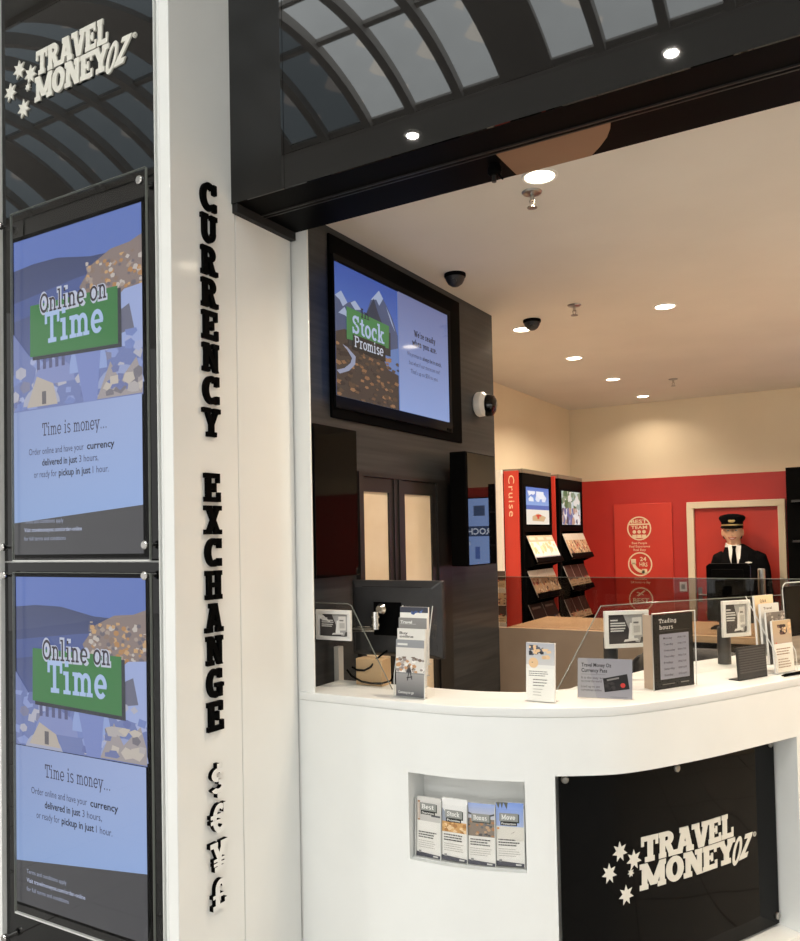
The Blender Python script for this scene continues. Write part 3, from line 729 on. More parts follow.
def sweep(b, s0, s1, prof, n=40):
    """prof: list of (off, z) or function s -> list"""
    rings = []
    for i in range(n+1):
        s = s0+(s1-s0)*i/n; pr = prof(s) if callable(prof) else prof
        rings.append([cp(s, o, z) for o, z in pr])
    return b.loft(rings)
S_N0, S_N1 = s_of(-1.253), s_of(-.895)      # niche
S_R0, S_R1 = s_of(-.823), s_of(-.262)       # recess behind the logo panel
counter = thing('service_counter', 'curved white service counter with brochure niche and recessed black logo front', 'counter', (-.9, 2.4, 0))
def depth(s): return .235+.2*max(0, min(1, (s-.75)/.9))
b = MB(); sweep(b, 0, LEN, lambda s: [(.004,1.082), (.004,1.1), (-depth(s),1.1), (-depth(s),1.072), (0,1.072)], 90); b.build('countertop', M['white_lam'], counter, True, bevel=.0015)
b = MB(); sweep(b, 0, LEN, [(0,.905), (0,1.0715), (-.03,1.0715), (-.03,.905)], 90); b.build('apron', M['white_lam'], counter, True)
b = MB()   # front, around the niche
sweep(b, 0, S_N0, [(0,0), (0,.90495), (-.03,.90495), (-.03,0)], 20)
sweep(b, S_N1, S_R0, [(0,0), (0,.90495), (-.03,.90495), (-.03,0)], 10)
sweep(b, S_N0, S_N1, [(0,0), (0,.628), (-.03,.628), (-.03,0)], 20)
sweep(b, S_N0, S_N1, [(0,.888), (0,.90495), (-.03,.90495), (-.03,.888)], 20)
b.build('front_panel', M['white_lam'], counter, True)
b = MB()
sweep(b, S_N0, S_N1, [(-.1,.6), (-.1,.9), (-.12,.9), (-.12,.6)], 16)
sweep(b, S_N0, S_N1, [(-.03,.6), (-.03,.628), (-.1,.628), (-.1,.6)], 16)
sweep(b, S_N0, S_N1, [(-.03,.888), (-.03,.904), (-.1,.904), (-.1,.888)], 16)
for s0, s1 in ((S_N0-.02, S_N0), (S_N1, S_N1+.02)): sweep(b, s0, s1, [(-.03,.6), (-.03,.904), (-.1,.904), (-.1,.6)], 2)
b.build('niche_lining', M['white_lam'], counter, True)
b = MB()
sweep(b, S_R0-.012, LEN, [(-.155,0), (-.155,.93), (-.175,.93), (-.175,0)], 70)       # recess back
sweep(b, S_R0-.012, S_R0, [(-.03,0), (-.03,.9045), (-.155,.9045), (-.155,0)], 2)
b.build('recess_back', M['white_lam'], counter, True)
b = MB(); sweep(b, S_R1, S_R1+.03, [(0,.0), (0,.90495), (-.155,.90495), (-.155,.0)], 2); sweep(b, S_R1+.03, LEN, [(0,.0), (0,.90495), (-.03,.90495), (-.03,.0)], 24); b.build('end_panel', M['white_lam'], counter, True)
b = MB(); sweep(b, S_R0, S_R1, [(0,.0), (0,.252), (-.155,.252), (-.155,.0)], 40); b.build('plinth', M['white_lam'], counter, True)
b = MB(); sweep(b, 0, LEN, lambda s: [(-depth(s)+.02,0), (-depth(s)+.02,1.0715), (-depth(s),1.0715), (-depth(s),0)], 60); b.build('staff_side_panel', M['beige'], counter, True)
# logo panel
lp = thing('counter_sign', 'curved black acrylic panel with white TRAVEL MONEY OZ logo on the counter front', 'panel', (-.6, 2.6, .26))
SP0, SP1 = S_R0+.022, S_R1-.012
b = MB(); sweep(b, SP0, SP1, [(-.078,.262), (-.078,.896), (-.086,.896), (-.086,.262)], 48); b.build('acrylic_panel', M['black_panel'], lp, True)
for s, z in ((SP0+.02,.873), ((SP0+SP1)/2-.02,.865), (SP1-.012,.29), (SP0+.02,.29), (SP1-.02,.87)):
    p = cp(s, -.0785, z); t_ = ctan(s)
    MB().lathe([(.006,-.07), (.006,0), (.0115,.0), (.0115,.006), (.008,.009)], p, (t_.y,-t_.x,0), 18).build('bolt', M['steel'], lp, True)
SLG = s_of(-.585); WLG = s_of(-.367)-SLG
def FL(u, v, w): return cp(SLG+u, -.0778+w, .522+v)
logo(FL, lp, WLG, .158, M['sign_white'], 0., .0012)

# ------------------------------------------------------------------ printed leaflets
def brochure(w, h, style, F, parent=None):
    P = Pic(F, w, h, (232,230,224))
    g = (150,150,146)
    if style in ('Best', 'Stock', 'Bonus', 'Move'):
        top = h*.45
        if style == 'Best':
            P.grad(0, h-top*.9, w, h, (196,194,190), (214,212,208)); P.rect(.03*w, h*.6, .12*w, h*.93, (176,130,90)); P.rect(.05*w, h*.62, .1*w, h*.9, (226,222,214)); P.rect(.6*w, h*.68, w, h*.71, (90,92,98)); y = .77
        elif style == 'Stock':
            P.grad(0, h*.55, w, h, (226,226,224), (232,232,230)); P.rect(0, h*.45, w, h*.62, (206,160,104)); P.blobs(0, h*.45, w, h*.61, 26, w*.1, [(222,180,124),(176,128,80),(234,204,160)], .8); P.shape([(0,h*.62),(0,h*.84),(.1*w,h*.78),(.2*w,h*.72),(.25*w,h*.62)], (150,158,172)); y = .68
        elif style == 'Bonus':
            P.grad(0, h*.7, w, h, (206,204,200), (150,170,220)); P.rect(0, h*.46, w, h*.75, (140,128,116)); P.blobs(0, h*.47, w, h*.78, 40, w*.08, [(176,130,96),(110,112,116),(90,88,86),(190,160,130)], .8); P.shape([(0,h*.85),(.5*w,h*.78),(w,h*.85),(w,h*.82),(.5*w,h*.75),(0,h*.82)], (84,84,88)); y = .70
        else:
            P.grad(0, h*.62, w, h, (170,186,224), (128,156,220)); P.rect(0, h*.4, w, h*.62, (222,218,208)); P.shape([(.0,h),(.1*w,h*.9),(.16*w,h),(.22*w,h*.9),(.28*w,h),(.4*w,h*.89),(.44*w,h)], (98,100,92)); P.shape([(.04*w,h*.57),(.12*w,h*.57),(.12*w,h*.6),(.04*w,h*.6)], (222,160,96)); P.shape([(.5*w,h*.5),(.66*w,h*.53),(.68*w,h*.56),(.66*w,h*.54)], (150,140,130)); y = .70
        P.rect(.16*w, h*(y-.02), .84*w, h*(y+.12), (70,78,72)); P.rect(.12*w, h*y, .8*w, h*(y+.13), (150,152,148))
        P.slab(style, .2*w, h*(y+.03), .5*w, h*.075, (238,238,234), .2, .15)
        if style != 'Bonus':
            P.rect(.16*w, h*(y-.065), .76*w, h*(y-.005), (40,40,40)); P.text({'Best':'Guarantee','Stock':'Promise','Move':'Protection'}[style], .2*w, h*(y-.052), .52*w, h*.036, (226,226,220), .02)
        P.lines(.08*w, h*.40, .8*w, 3, h*.042, h*.018, (96,94,92)); P.lines(.08*w, h*.26, .8*w, 4, h*.035, h*.008, (172,168,160))
        P.shape([(0,0),(w,0),(w,h*.05),(0,h*.075)], (84,84,92)); P.rect(.1*w, h*.06, .2*w, h*.1, (150,150,148)); P.rect(.7*w, h*.015, .9*w, h*.04, (206,206,202))
    elif style == 'beach':
        P.grad(0, .4*h, w, h, (150,186,232), (70,116,196)); P.blobs(0, .62*h, w, .9*h, 8, w*.16, [(236,240,246),(224,232,244)], .6); P.rect(0, .38*h, w, .52*h, (70,110,180)); P.rect(0, 0, w, .4*h, (236,230,214)); P.shape([(.25*w,.1*h),(.75*w,.08*h),(.85*w,.2*h),(.5*w,.3*h),(.25*w,.22*h)], (206,176,132)); P.blobs(.35*w, .15*h, .65*w, .27*h, 6, w*.06, [(206,70,50),(226,120,80)])
    elif style == 'city':
        P.grad(0, 0, w, h, (200,204,214), (190,206,196)); P.blobs(0, .45*h, w, h, 40, w*.13, [(70,110,70),(220,216,206),(120,140,110),(150,170,160)]); P.blobs(0, 0, w, .5*h, 40, w*.09, [(90,104,150),(228,224,220),(60,66,80),(180,150,130)], 1.3)
    elif style == 'cream':
        P.rect(0, .75*h, w, h, (196,176,150)); P.rect(.1*w, .82*h, .8*w, .93*h, (206,200,190)); P.blobs(0, .3*h, w, .75*h, 7, w*.25, [(222,190,150),(236,212,176),(214,196,170)]); P.rect(0, 0, w, .2*h, (170,172,186)); P.rect(.08*w, .06*h, .6*w, .12*h, (226,224,220))
    elif style == 'busy':
        P.rect(0, 0, w, h, (190,160,130)); P.rect(0, .72*h, w, h, (206,200,190)); P.blobs(0, .05*h, w, .7*h, 22, w*.13, [(120,96,78),(226,206,176),(156,60,50),(84,74,70),(206,170,130)])
    elif style == 'dark':
        P.rect(0, 0, w, h, (54,50,50)); P.blobs(0, .05*h, w, .45*h, 14, w*.14, [(196,160,130),(226,216,206),(120,104,96),(80,90,120)]); P.rect(.15*w, .8*h, .8*w, .88*h, (150,140,134))
    elif style == 'redblack':
        P.rect(0, 0, w, h, (76,62,58)); P.rect(0, 0, w, .42*h, (206,180,146)); P.blobs(.0, .3*h, w, .5*h, 10, w*.1, [(186,50,44),(60,46,44),(160,120,100)]); P.lines(.1*w, .2*h, .8*w, 2, .1*h, .03*h, (90,80,70))
    elif style == 'bike':
        P.grad(0, 0, w, h, (118,118,120), (150,152,156)); P.rect(0, .42*h, w, .86*h, (216,212,206)); P.blobs(0, .42*h, w, .7*h, 50, w*.09, [(196,150,110),(150,140,136),(236,232,226),(120,104,92),(180,170,160)]); P.grad(0, .0, w, .40*h, (90,90,94), (158,156,154)); P.shape([(.36*w,.42*h),(.56*w,.42*h),(.52*w,.5*h),(.42*w,.5*h)], (66,64,66))
        for q in ([(.44,.42),(.47,.42),(.42,.28),(.39,.28)], [(.5,.42),(.53,.42),(.58,.3),(.55,.3)], [(.38,.34),(.58,.36),(.58,.34),(.38,.32)]): P.shape([(x*w,z*h) for x, z in q], (56,54,56))
        P.rect(.06*w, .9*h, .42*w, .935*h, (220,220,216)); P.text('Currency to go', .08*w, .05*h, .55*w, .045*h, (214,214,210), .02)
    elif style == 'coffee':
        P.grad(0, .62*h, w, h, (206,204,202), (176,178,186)); P.blobs(.1*w, .78*h, .62*w, .96*h, 16, w*.13, [(52,54,60),(90,92,104),(226,190,146),(70,72,84)]); P.blobs(.55*w, .72*h, .98*w, .9*h, 8, w*.14, [(230,198,156),(220,184,140)]); P.shape([(.26*w+.17*w*math.cos(i*PI/8), .66*h+.085*h*math.sin(i*PI/8)) for i in range(16)], (228,192,148)); P.rect(.2*w, .655*h, .24*w, .665*h, (70,60,50))
        P.rect(0, 0, w, .56*h, (238,236,228)); P.shape([(.26*w+.17*w*math.cos(PI+i*PI/8), .65*h+.085*h*math.sin(PI+i*PI/8)) for i in range(9)], (228,192,148)); P.lines(.1*w, .5*h, .75*w, 3, .035*h, .012*h, (104,98,92)); P.lines(.25*w, .36*h, .5*w, 3, .05*h, .014*h, (90,86,82)); P.lines(.25*w, .2*h, .35*w, 3, .05*h, .008*h, (130,126,120))
    elif style == 'menu':
        P.grad(0, .55*h, w, h, (178,160,142), (196,170,136)); P.blobs(.25*w, .72*h, .75*w, .92*h, 16, w*.12, [(54,40,40),(88,60,56),(120,92,80)]); P.blobs(.6*w, .7*h, w, .95*h, 8, w*.13, [(230,196,152),(214,178,136)]); P.rect(.1*w, .56*h, .16*w, .58*h, (206,50,40)); P.rect(.0, 0, w, .54*h, (230,224,212)); P.lines(.1*w, .44*h, .8*w, 3, .05*h, .02*h, (150,120,96)); P.lines(.15*w, .24*h, .7*w, 4, .05*h, .018*h, (160,134,112))
    elif style == 'bluetop':
        P.rect(0, .9*h, w, h, (70,72,84)); P.blobs(.4*w, .86*h, .9*w, .97*h, 8, w*.07, [(120,150,220),(70,90,140)])
    elif style == 'travelgrey':
        P.grad(0, 0, w, h, (100,100,100), (140,138,136)); P.text('Travel', .06*w, .90*h, .42*w, .05*h, (226,226,222), .03); P.rect(.06*w, .885*h, .62*w, .892*h, (190,190,186))
    elif style == 'whitebuy':
        P.rect(0, 0, w, h, (222,220,214)); P.text('Buy', .08*w, .9*h, .3*w, .045*h, (90,86,84), .03); P.text('online', .08*w, .84*h, .5*w, .045*h, (90,86,84), .03)
    elif style == 'qa':
        P.rect(0, 0, w, h, (236,208,168)); P.text('Q & A', .28*w, .86*h, .34*w, .06*h, (76,60,50), .03)
    elif style == 'warn':
        P.rect(0, 0, w, h, (216,212,204)); P.text('Travel', .16*w, .89*h, .46*w, .045*h, (110,96,84), .03)
    elif style == 'greytop':
        P.rect(0, 0, w, h, (120,112,104)); P.blobs(0, .8*h, w, h, 14, w*.1, [(150,140,130),(84,78,74),(196,186,174)])
    return P
def leaflet(name, label, F, w, h, style, group, cat='leaflet', thick=.004):
    """a folded leaflet or small stack: body with a printed front"""
    b = MB(); b.prism(R(0,0,w,h), F, -thick, 0)
    n0 = F(w/2, 0, 0); o = b.build(name, M['paper']); tag(o, label, cat, group)
    p = brochure(w, h, style, F); q = p.m
    q.build('front_cover', M['print'], o, True, smooth=0)
    return o
def sframe(s, off, z, tilt=0., flip=False):
    t_ = ctan(s); U = Vector((t_.x, t_.y, 0)); N = Vector((t_.y, -t_.x, 0))
    V = (Vector((0,0,1))*math.cos(tilt) - N*math.sin(tilt)).normalized()
    return frame(cp(s, off, z), U, V)

# four leaflets in the counter niche, in a clear pocket holder
names4 = ['Best', 'Stock', 'Bonus', 'Move']
lb4 = ['white leaflet headed Best, first from the left in the counter niche', 'leaflet headed Stock with orange rooftops in the counter niche', 'leaflet with grey ruins photo, third from the left in the counter niche', 'leaflet headed Move with blue sky, last in the counter niche']
wn_ = (S_N1-S_N0-.012)/4
for i in range(4):
    leaflet('leaflet', lb4[i], sframe(S_N0+.006+wn_*i+.003, -.030, .632+.003*(i % 2), .05), wn_-.006, .176+.004*(i % 2), names4[i], 'leaflets in the counter niche')
t = thing('leaflet_holder', 'clear acrylic pocket holder filling the lower half of the counter niche', 'holder', (-1.07, 2.19, .629))
b = MB(); sweep(b, S_N0+.006, S_N1-.006, [(-.020,.6285), (-.020,.80), (-.0225,.80), (-.0225,.6285)], 16); b.build('front_sheet', M['acrylic'], t, True)
b = MB(); sweep(b, S_N0+.006, S_N1-.006, [(-.0205,.6282), (-.0205,.6305), (-.075,.6305), (-.075,.6282)], 16); b.build('floor_strip', M['edge'], t, True)
for i in range(5):
    s = S_N0+.0065+wn_*i; b = MB(); sweep(b, s-.0014, s+.0014, [(-.023,.631), (-.031,.80), (-.058,.80), (-.058,.631)], 1); b.build('divider', M['edge'], t, True)

# ------------------------------------------------------------------ objects on the counter
# left screen
def glass_screen(name, label, b, edges):
    t = b.build(name, M['glass']); tag(t, label, 'screen')
    e = MB()
    for p in edges: e.tube(p, .0018, 6)
    e.build('polished_edge', M['edge_dark'], t, True); return t
F = frame((0, 2.286, 0), (1,0,0))
out = [(-1.692,1.101), (-1.388,1.101), (-1.535,1.355), (-1.543,1.37), (-1.558,1.377), (-1.692,1.377)]
b = MB(); b.prism(out, F, -.003, .003)
glass_screen('glass_screen', 'left clear glass screen with slanted edge beside the white jamb', b, [[F(u,v,0) for u, v in out[1:]]])
# right curved screen
SG = s_of(-.766); SL = s_of(-.57)-SG
def gtop(s):
    a = (s-SG)/SL
    return 1.101+min(.262, max(.012, .262*a))-.02*max(0, s-SG-.5)
s0 = SG-.0; n = 60; b = MB(); rings = []; edge = []
ss = [s0+SL*i/12 for i in range(13)]+[s0+SL+(LEN-.1-s0-SL)*i/40 for i in range(1, 41)]
for s in ss:
    zt_ = gtop(s) if s > s0 else 1.104
    q = (lambda o, z: cp(SG,o,z).lerp(cp(SG+SL,o,z), (s-SG)/SL)) if s <= SG+SL else (lambda o, z: cp(s,o,z))
    rings.append([q(-.247,1.101), q(-.247,zt_), q(-.253,zt_), q(-.253,1.101)]); edge.append(q(-.25,zt_))
b.loft(rings); glass_screen('glass_screen', 'right clear glass screen following the counter curve behind the signs', b, [edge])

# framed notices
def notice(P0, ang, z0, z1, w, label, post, group='framed notices on the counter'):
    U = Vector((math.cos(ang), math.sin(ang), 0)); P0 = Vector(P0); t = thing('framed_notice', label, 'notice', (P0.x, P0.y, 1.1 if post else z0), ang, group)
    O = Vector((P0.x, P0.y, 0))-U*(w/2); F = frame(O, U); h = z1-z0; e = .013
    b = MB()
    for q in (R(0,z0,w,z0+e), R(0,z1-e,w,z1), R(0,z0+e,e,z1-e), R(w-e,z0+e,w,z1-e)): b.prism(q, F, -.004, .004)
    b.prism(R(0,z0,w,z1), F, -.008, -.004); b.build('frame', M['white'], t, True, bevel=.001)
    a = lambda x, z: (e+(w-2*e)*x, z0+e+(h-2*e)*z)
    P = Pic(lambda u, v, ww: F(u, v, ww-.0035))
    P.shape([a(0,0), a(1,0), a(1,1), a(0,1)], (74,70,70))
    P.shape([a(.42,1), a(1,1), a(1,.0), a(.75,.05), a(.62,.35)], (176,174,172))
    P.shape([a(.55,.12), a(.6,.7), a(.66,.7), a(.72,.12)], (236,234,230)); P.shape([a(.42,.06), a(.84,.1), a(.8,.18), a(.46,.14)], (228,226,222))
    P.shape([a(.66,.26), a(.92,.28), a(.92,.9), a(.66,.88)], (226,222,216)); P.shape([a(.7,.36), a(.88,.37), a(.88,.6), a(.7,.6)], (196,192,186)); P.shape([a(.7,.68), a(.84,.68), a(.84,.74), a(.7,.74)], (130,126,122))
    P.shape([a(.86,.02), a(.99,.05), a(.99,.22), a(.9,.2)], (84,82,80))
    for i, (zz_, ww_) in enumerate(((.78,.2), (.68,.4), (.6,.42), (.5,.4), (.42,.36))): P.shape([a(.07,zz_), a(.07+ww_,zz_), a(.07+ww_,zz_+.045), a(.07,zz_+.045)], (222,220,216))
    P.build('printed_picture', M['print'], t)
    if post:
        px = O+U*(w*post); px -= Vector((U.y,-U.x,0))*.034
        b = MB(); b.lathe([(.024,0), (.024,z0+.03-1.101), (.02,z0+.035-1.101)], (px.x,px.y,1.101), (0,0,1), 24); b.build('post', M['plastic'], t, True)
        b = MB(); b.box(-.02,-.03,0,.02,.0,.05, Matrix.Translation((px.x,px.y,z0+.005)) @ Matrix.Rotation(ang,4,'Z')); b.build('clamp', M['plastic'], t, True)
    else:
        b = MB(); b.lathe([(.005,0),(.005,.012)], F(w+.006,z0+.03,0), (0,-1,0), 12); b.build('clip', M['acrylic'], t, True)
notice((-1.607,2.268), 0, 1.254, 1.356, .143, 'white framed notice hung on the left glass screen', 0)
notice((-.7395,2.743), rad(40), 1.213, 1.337, .157, 'white framed notice on a black post between card sign and trading hours', .22)
notice((-.466,3.245), rad(50), 1.204, 1.338, .127, 'white framed notice on a black post in front of the far black monitor', .26)

# tiered leaflet stands
def tier_stand(s, off, w, tiers, label, dx, dz, th=.19, tilt=.14):
    t_ = ctan(s); p = cp(s, off, 1.1)
    st = thing('brochure_stand', label, 'stand', p, math.atan2(t_.y, t_.x))
    n = len(tiers); D = dx*n+.02
    for k in range(n):
        F = sframe(s, off-dx*k, 1.102+dz*k, tilt)
        b = MB(); b.prism(R(-w/2-.003,0,w/2+.003,.075), F, .004, .006); b.build('pocket_front', M['acrylic'], st, True)
        b = MB(); b.prism(R(-w/2-.003,0,w/2+.003,th+.006), F, -.014, -.012); b.build('pocket_back', M['acrylic'], st, True)
        b = MB(); b.prism(R(-w/2-.003,0,w/2+.003,.002), F, -.014, .006); b.build('pocket_floor', M['edge'], st, True)
    F0 = sframe(s, off, 1.1, 0)
    side = [(-.006,.0), (-.006,.10)]
    for sx in (-1, 1):
        b = MB(); N = Vector((t_.y,-t_.x,0)); base = Vector((p.x,p.y,0))+Vector((t_.x,t_.y,0))*sx*(w/2+.0035)
        G = frame(base, -N); b.prism([(-.008,1.1005), (D,1.1005), (D+.03,1.1+dz*n+th*.8), (D+.0,1.1+dz*n+th*.85), (-.004,1.17)], G, -.001, .001); b.build('side_panel', M['acrylic'], st, True)
        e = MB(); e.tube([G(-.008,1.101,0), G(-.004,1.17,0), G(D,1.1+dz*n+th*.85,0)], .0016, 6); e.build('side_edge', M['edge'], st, True)
    for k, (style, lb) in enumerate(tiers):
        leaflet('leaflet', lb, sframe(s, off-dx*k, 1.1045+dz*k, tilt) if False else (lambda Fq: (lambda u, v, ww: Fq(u-w/2, v, ww)))(sframe(s, off-dx*k, 1.1045+dz*k, tilt)), w, th, style, 'leaflets in counter stands', thick=.008)
tier_stand(s_of(-1.265), -.052, .1, [('bike', 'leaflet with bicycle on grey plaza, front of the left stand'), ('whitebuy', 'white leaflet second from front in the left stand'), ('travelgrey', 'dark grey leaflet third from front in the left stand'), ('bluetop', 'white leaflet with blue mark, rearmost in the left stand')],
           'clear tiered brochure stand left of centre in front of the monitor', .010, .033, .175, .03)
tier_stand(s_of(-.262)+.065, -.075, .105, [('menu', 'beige menu style leaflet at the front of the right stand'), ('greytop', 'grey topped leaflet second from front in the right stand'), ('warn', 'white leaflet third from front in the right stand'), ('qa', 'cream Q and A leaflet, rearmost in the right stand')],
           'clear tiered brochure stand at the right end of the counter', .022, .028, .178, .06)
# single pamphlet holder
ps = s_of(-.93); Fp = sframe(s_of(-.915), -.1, 1.101, .06)
Fp = frame((-.926,2.297,1.101), (math.cos(rad(3)),math.sin(rad(3)),0), (0,.06,1))
t = thing('pamphlet_holder', 'small clear pamphlet holder standing alone mid counter', 'holder', (-.88, 2.3, 1.1))
b = MB(); b.prism(R(-.003,0,.091,.07), Fp, .002, .0035); b.build('pocket_front', M['acrylic'], t, True)
b = MB(); b.prism(R(-.003,0,.091,.178), Fp, -.014, -.0125); b.prism(R(-.003,0,.091,.0015), Fp, -.05, .0035); b.build('back_and_foot', M['acrylic'], t, True)
leaflet('leaflet', 'white pamphlet with coffee and camera photo alone mid counter', lambda u, v, w: Fp(u, v+.002, w), .088, .172, 'coffee', 'leaflets in counter stands', thick=.011)

# card sign
t = thing('card_sign', 'grey translucent sign picturing a black payment card', 'sign', (-.72, 2.42, 1.1))
Fc = frame((-.803,2.395,1.101), (.163,.03,0), (0,.1,1)); wc, hc = .166, .124
b = MB(); b.prism(R(0,0,wc,hc), Fc, -.0025, 0); b.prism(R(0,0,wc,.003), Fc, -.05, 0); b.build('acrylic_sheet', M['acrylic'], t, True)
P = Pic(lambda u, v, w: Fc(u, v, w+.0002))
P.rect(.003,.004,wc-.003,hc-.003, (142,140,146)); P.shape([(.003,.004),(.06,.004),(.03,hc-.003),(.003,hc-.003)], (152,150,152))
P.text('Travel Money Oz', .014, .096, .088, .011, (40,38,40), .02); P.text('Currency Pass', .014, .08, .076, .011, (40,38,40), .02); P.rect(.014,.073,.085,.0738,(96,94,98))
P.text('It is the easy way', .014, .06, .07, .007, (70,68,72)); P.text('to travel the world', .014, .05, .06, .007, (70,68,72)); P.text('Load up to ten', .014, .034, .055, .007, (70,68,72)); P.text('currencies online', .014, .024, .06, .007, (70,68,72))
P.shape([(.083,.022),(.155,.034),(.148,.078),(.078,.062)], (28,26,26)); P.blobs(.08,.03,.115,.055, 14, .009, [(48,44,44),(40,36,36)]); P.shape([(.136+.007*math.cos(i*PI/6), .044+.007*math.sin(i*PI/6)) for i in range(12)], (178,54,48)); P.shape([(.09,.055),(.125,.063),(.124,.068),(.089,.06)], (120,116,114)); P.rect(.1,.008,.15,.0095,(110,110,114))
P.build('printed_face', M['print'], t)

# trading hours sign
t = thing('trading_hours_sign', 'upright black Trading hours sign in a clear acrylic holder', 'sign', (-.575, 2.685, 1.1))
P0 = Vector((-.622,2.607,1.101)); P1 = Vector((-.53,2.766,1.101)); U = (P1-P0); wt = U.length; ht = .236
Fh = frame(P0, U)
b = MB(); b.prism(R(-.004,0,wt+.004,ht+.004), Fh, .001, .004); b.prism(R(-.004,0,wt+.004,ht+.004), Fh, -.04, -.037); b.prism(R(-.004,0,wt+.004,.003), Fh, -.04, .004); b.build('acrylic_holder', M['acrylic'], t, True)
b = MB()
for q in ([Fh(-.005,0,.004), Fh(-.005,ht+.005,.004), Fh(wt+.005,ht+.005,.004), Fh(wt+.005,0,.004)],): b.tube(q, .0022, 6)
b.build('holder_edge', M['edge'], t, True)
b = MB(); b.prism(R(-.004,0.003,-.0015,ht), Fh, -.037, .001); b.build('side_sheet', M['beige'], t, True)
P = Pic(lambda u, v, w: Fh(u, v, w-.0018), wt, ht, (24,23,23))
a = lambda x, z: (x*wt, z*ht)
P.slab('Trading', .17*wt, .885*ht, .42*wt, .055*ht, (216,212,206), .15, .12); P.slab('hours', .17*wt, .80*ht, .33*wt, .055*ht, (216,212,206), .15, .12); P.rect(.17*wt,.775*ht,.9*wt,.779*ht,(90,88,86))
P.rect(.16*wt,.13*ht,.88*wt,.735*ht,(140,140,150))
for i, d in enumerate(('Monday','Tuesday','Wednesday','Thursday','Friday','Saturday','Sunday')):
    z = (.665-.082*i)*ht; P.text(d, .25*wt, z, (.1+.02*len(d))*wt, .028*ht, (58,58,66), .01); P.text('09:00-17:30' if i < 5 else '10:00-16:00', .6*wt, z, .2*wt, .024*ht, (58,58,66), .01)
P.rect(.2*wt,.06*ht,.5*wt,.07*ht,(110,108,106)); P.rect(.65*wt,.06*ht,.85*wt,.075*ht,(120,118,116))
P.build('printed_sheet', M['print'], t)

# dark louvred sign
t = thing('notice_board', 'small dark grey ribbed sign standing beside the right brochure stand', 'sign', (-.388, 2.992, 1.1))
P0 = Vector((-.412,2.888,1.101)); U = Vector((.071,.138,0)); Fs = frame(P0, U, (-.05,.03,1)); ws = U.length
b = MB(); b.prism(R(0,0,ws,.108), Fs, -.006, 0); b.prism(R(0,0,ws,.004), Fs, -.04, 0); b.build('board', M['plastic'], t, True)
b = MB()
for i in range(10): b.prism(R(.006,.022+.0082*i,ws-.006,.0265+.0082*i), Fs, 0, .0022)
b.build('ribs', mat('grey_ribs', (74,73,74), .5), t, True)
# pen
t = thing('pen', 'black pen lying at the counter edge on the far right', 'pen', (-.255, 3.1, 1.1))
pa = cp(s_of(-.27), -.03, 1.106); pb = cp(s_of(-.27)+.125, -.028, 1.106); d = (pb-pa)
MB().lathe([(.0012,0), (.004,.014), (.0052,.016), (.0055,.09), (.005,.128)], pa, d, 14).build('barrel', M['black'], t, True)
b = MB(); b.cyl(pa+d*.62+Vector((0,0,.0062)), pa+d*.98+Vector((0,0,.0062)), .0014, n=8); b.build('clip', M['chrome'], t, True)
# clear cardholder at the right edge
t = thing('display_stand', 'clear rounded holder on a dark stand at the right edge of view', 'stand', (-.17, 3.42, 1.1))
pe = cp(s_of(-.13), -.24, 1.1); Fz = sframe(s_of(-.13)-.055, -.165, 1.101, .05)
rr = []
for i in range(9): rr.append((.045+.03*math.cos(PI-PI/2*i/8)-.075+.03, .27+.03*math.sin(PI-PI/2*i/8)))
outl = [(0,.1)]+[(max(0,.03-.03*math.cos(PI/2*i/8)), .27+.03*math.sin(PI/2*i/8)) for i in range(9)]+[(.2,.3),(.2,.1)]
b = MB(); b.prism(outl, Fz, -.006, 0); b.build('clear_sheet', M['acrylic'], t, True)
e = MB(); e.tube([Fz(u,v,-.003) for u, v in outl[:-1]], .002, 6); e.build('sheet_edge', M['edge'], t, True)
b = MB(); b.prism(R(.02,.1,.2,.285), Fz, -.02, -.008); b.build('dark_insert', M['black'], t, True)
b = MB(); b.prism(R(.0,0,.2,.006), Fz, -.05, .02); b.prism(R(.01,.006,.19,.1), Fz, -.02, -.008); b.build('foot', M['steel'], t, True)

# ------------------------------------------------------------------ behind the counter
# left monitor on a chrome arm, seen from behind
t = thing('monitor', 'black monitor seen from behind on a chrome arm at the left of the counter', 'monitor', (-1.44, 2.42, 1.18))
Fm = frame((0, 2.42, 0), (1,0,0))
b = MB()
b.loft([[Fm(u, v, w) for u, v in ((x0,z0), (x1,z0), (x1,z1), (x0,z1))] for x0, x1, z0, z1, w in ((-1.635,-1.272,1.186,1.449,-.03), (-1.635,-1.272,1.186,1.449,-.008), (-1.61,-1.30,1.20,1.425,.012))]); b.build('housing', M['plastic'], t, True, bevel=.004)
b = MB(); b.prism(R(-1.58,1.424,-1.34,1.428), Fm, .006, .0105); b.prism(R(-1.31,1.215,-1.288,1.235), Fm, -.006, .004); b.build('vent_slot', M['black'], t, True)
b = MB(); b.prism(R(-1.53,1.26,-1.42,1.375), Fm, .012, .016); b.build('mount_plate', M['black'], t, True)
b = MB(); b.lathe([(.012,0), (.016,.01), (.02,.022), (.013,.034)], (-1.487,2.405,1.352), (0,-1,0), 18); b.cyl((-1.498,2.365,1.285), (-1.498,2.365,1.345), .015, n=18); b.cyl((-1.498,2.365,1.297), (-1.498,2.365,1.305), .019, n=18); b.cyl((-1.498,2.365,1.325), (-1.498,2.365,1.331), .019, n=18)
b.tube([(-1.71,2.36,1.283), (-1.6,2.362,1.283), (-1.5,2.365,1.285)], .011, 12); b.build('monitor_arm', M['chrome'], t, True)
b = MB(); b.prism(R(-1.63,1.19,-1.28,1.44), Fm, -.0315, -.0302); b.build('display_face', M['black_gloss'], t, True)
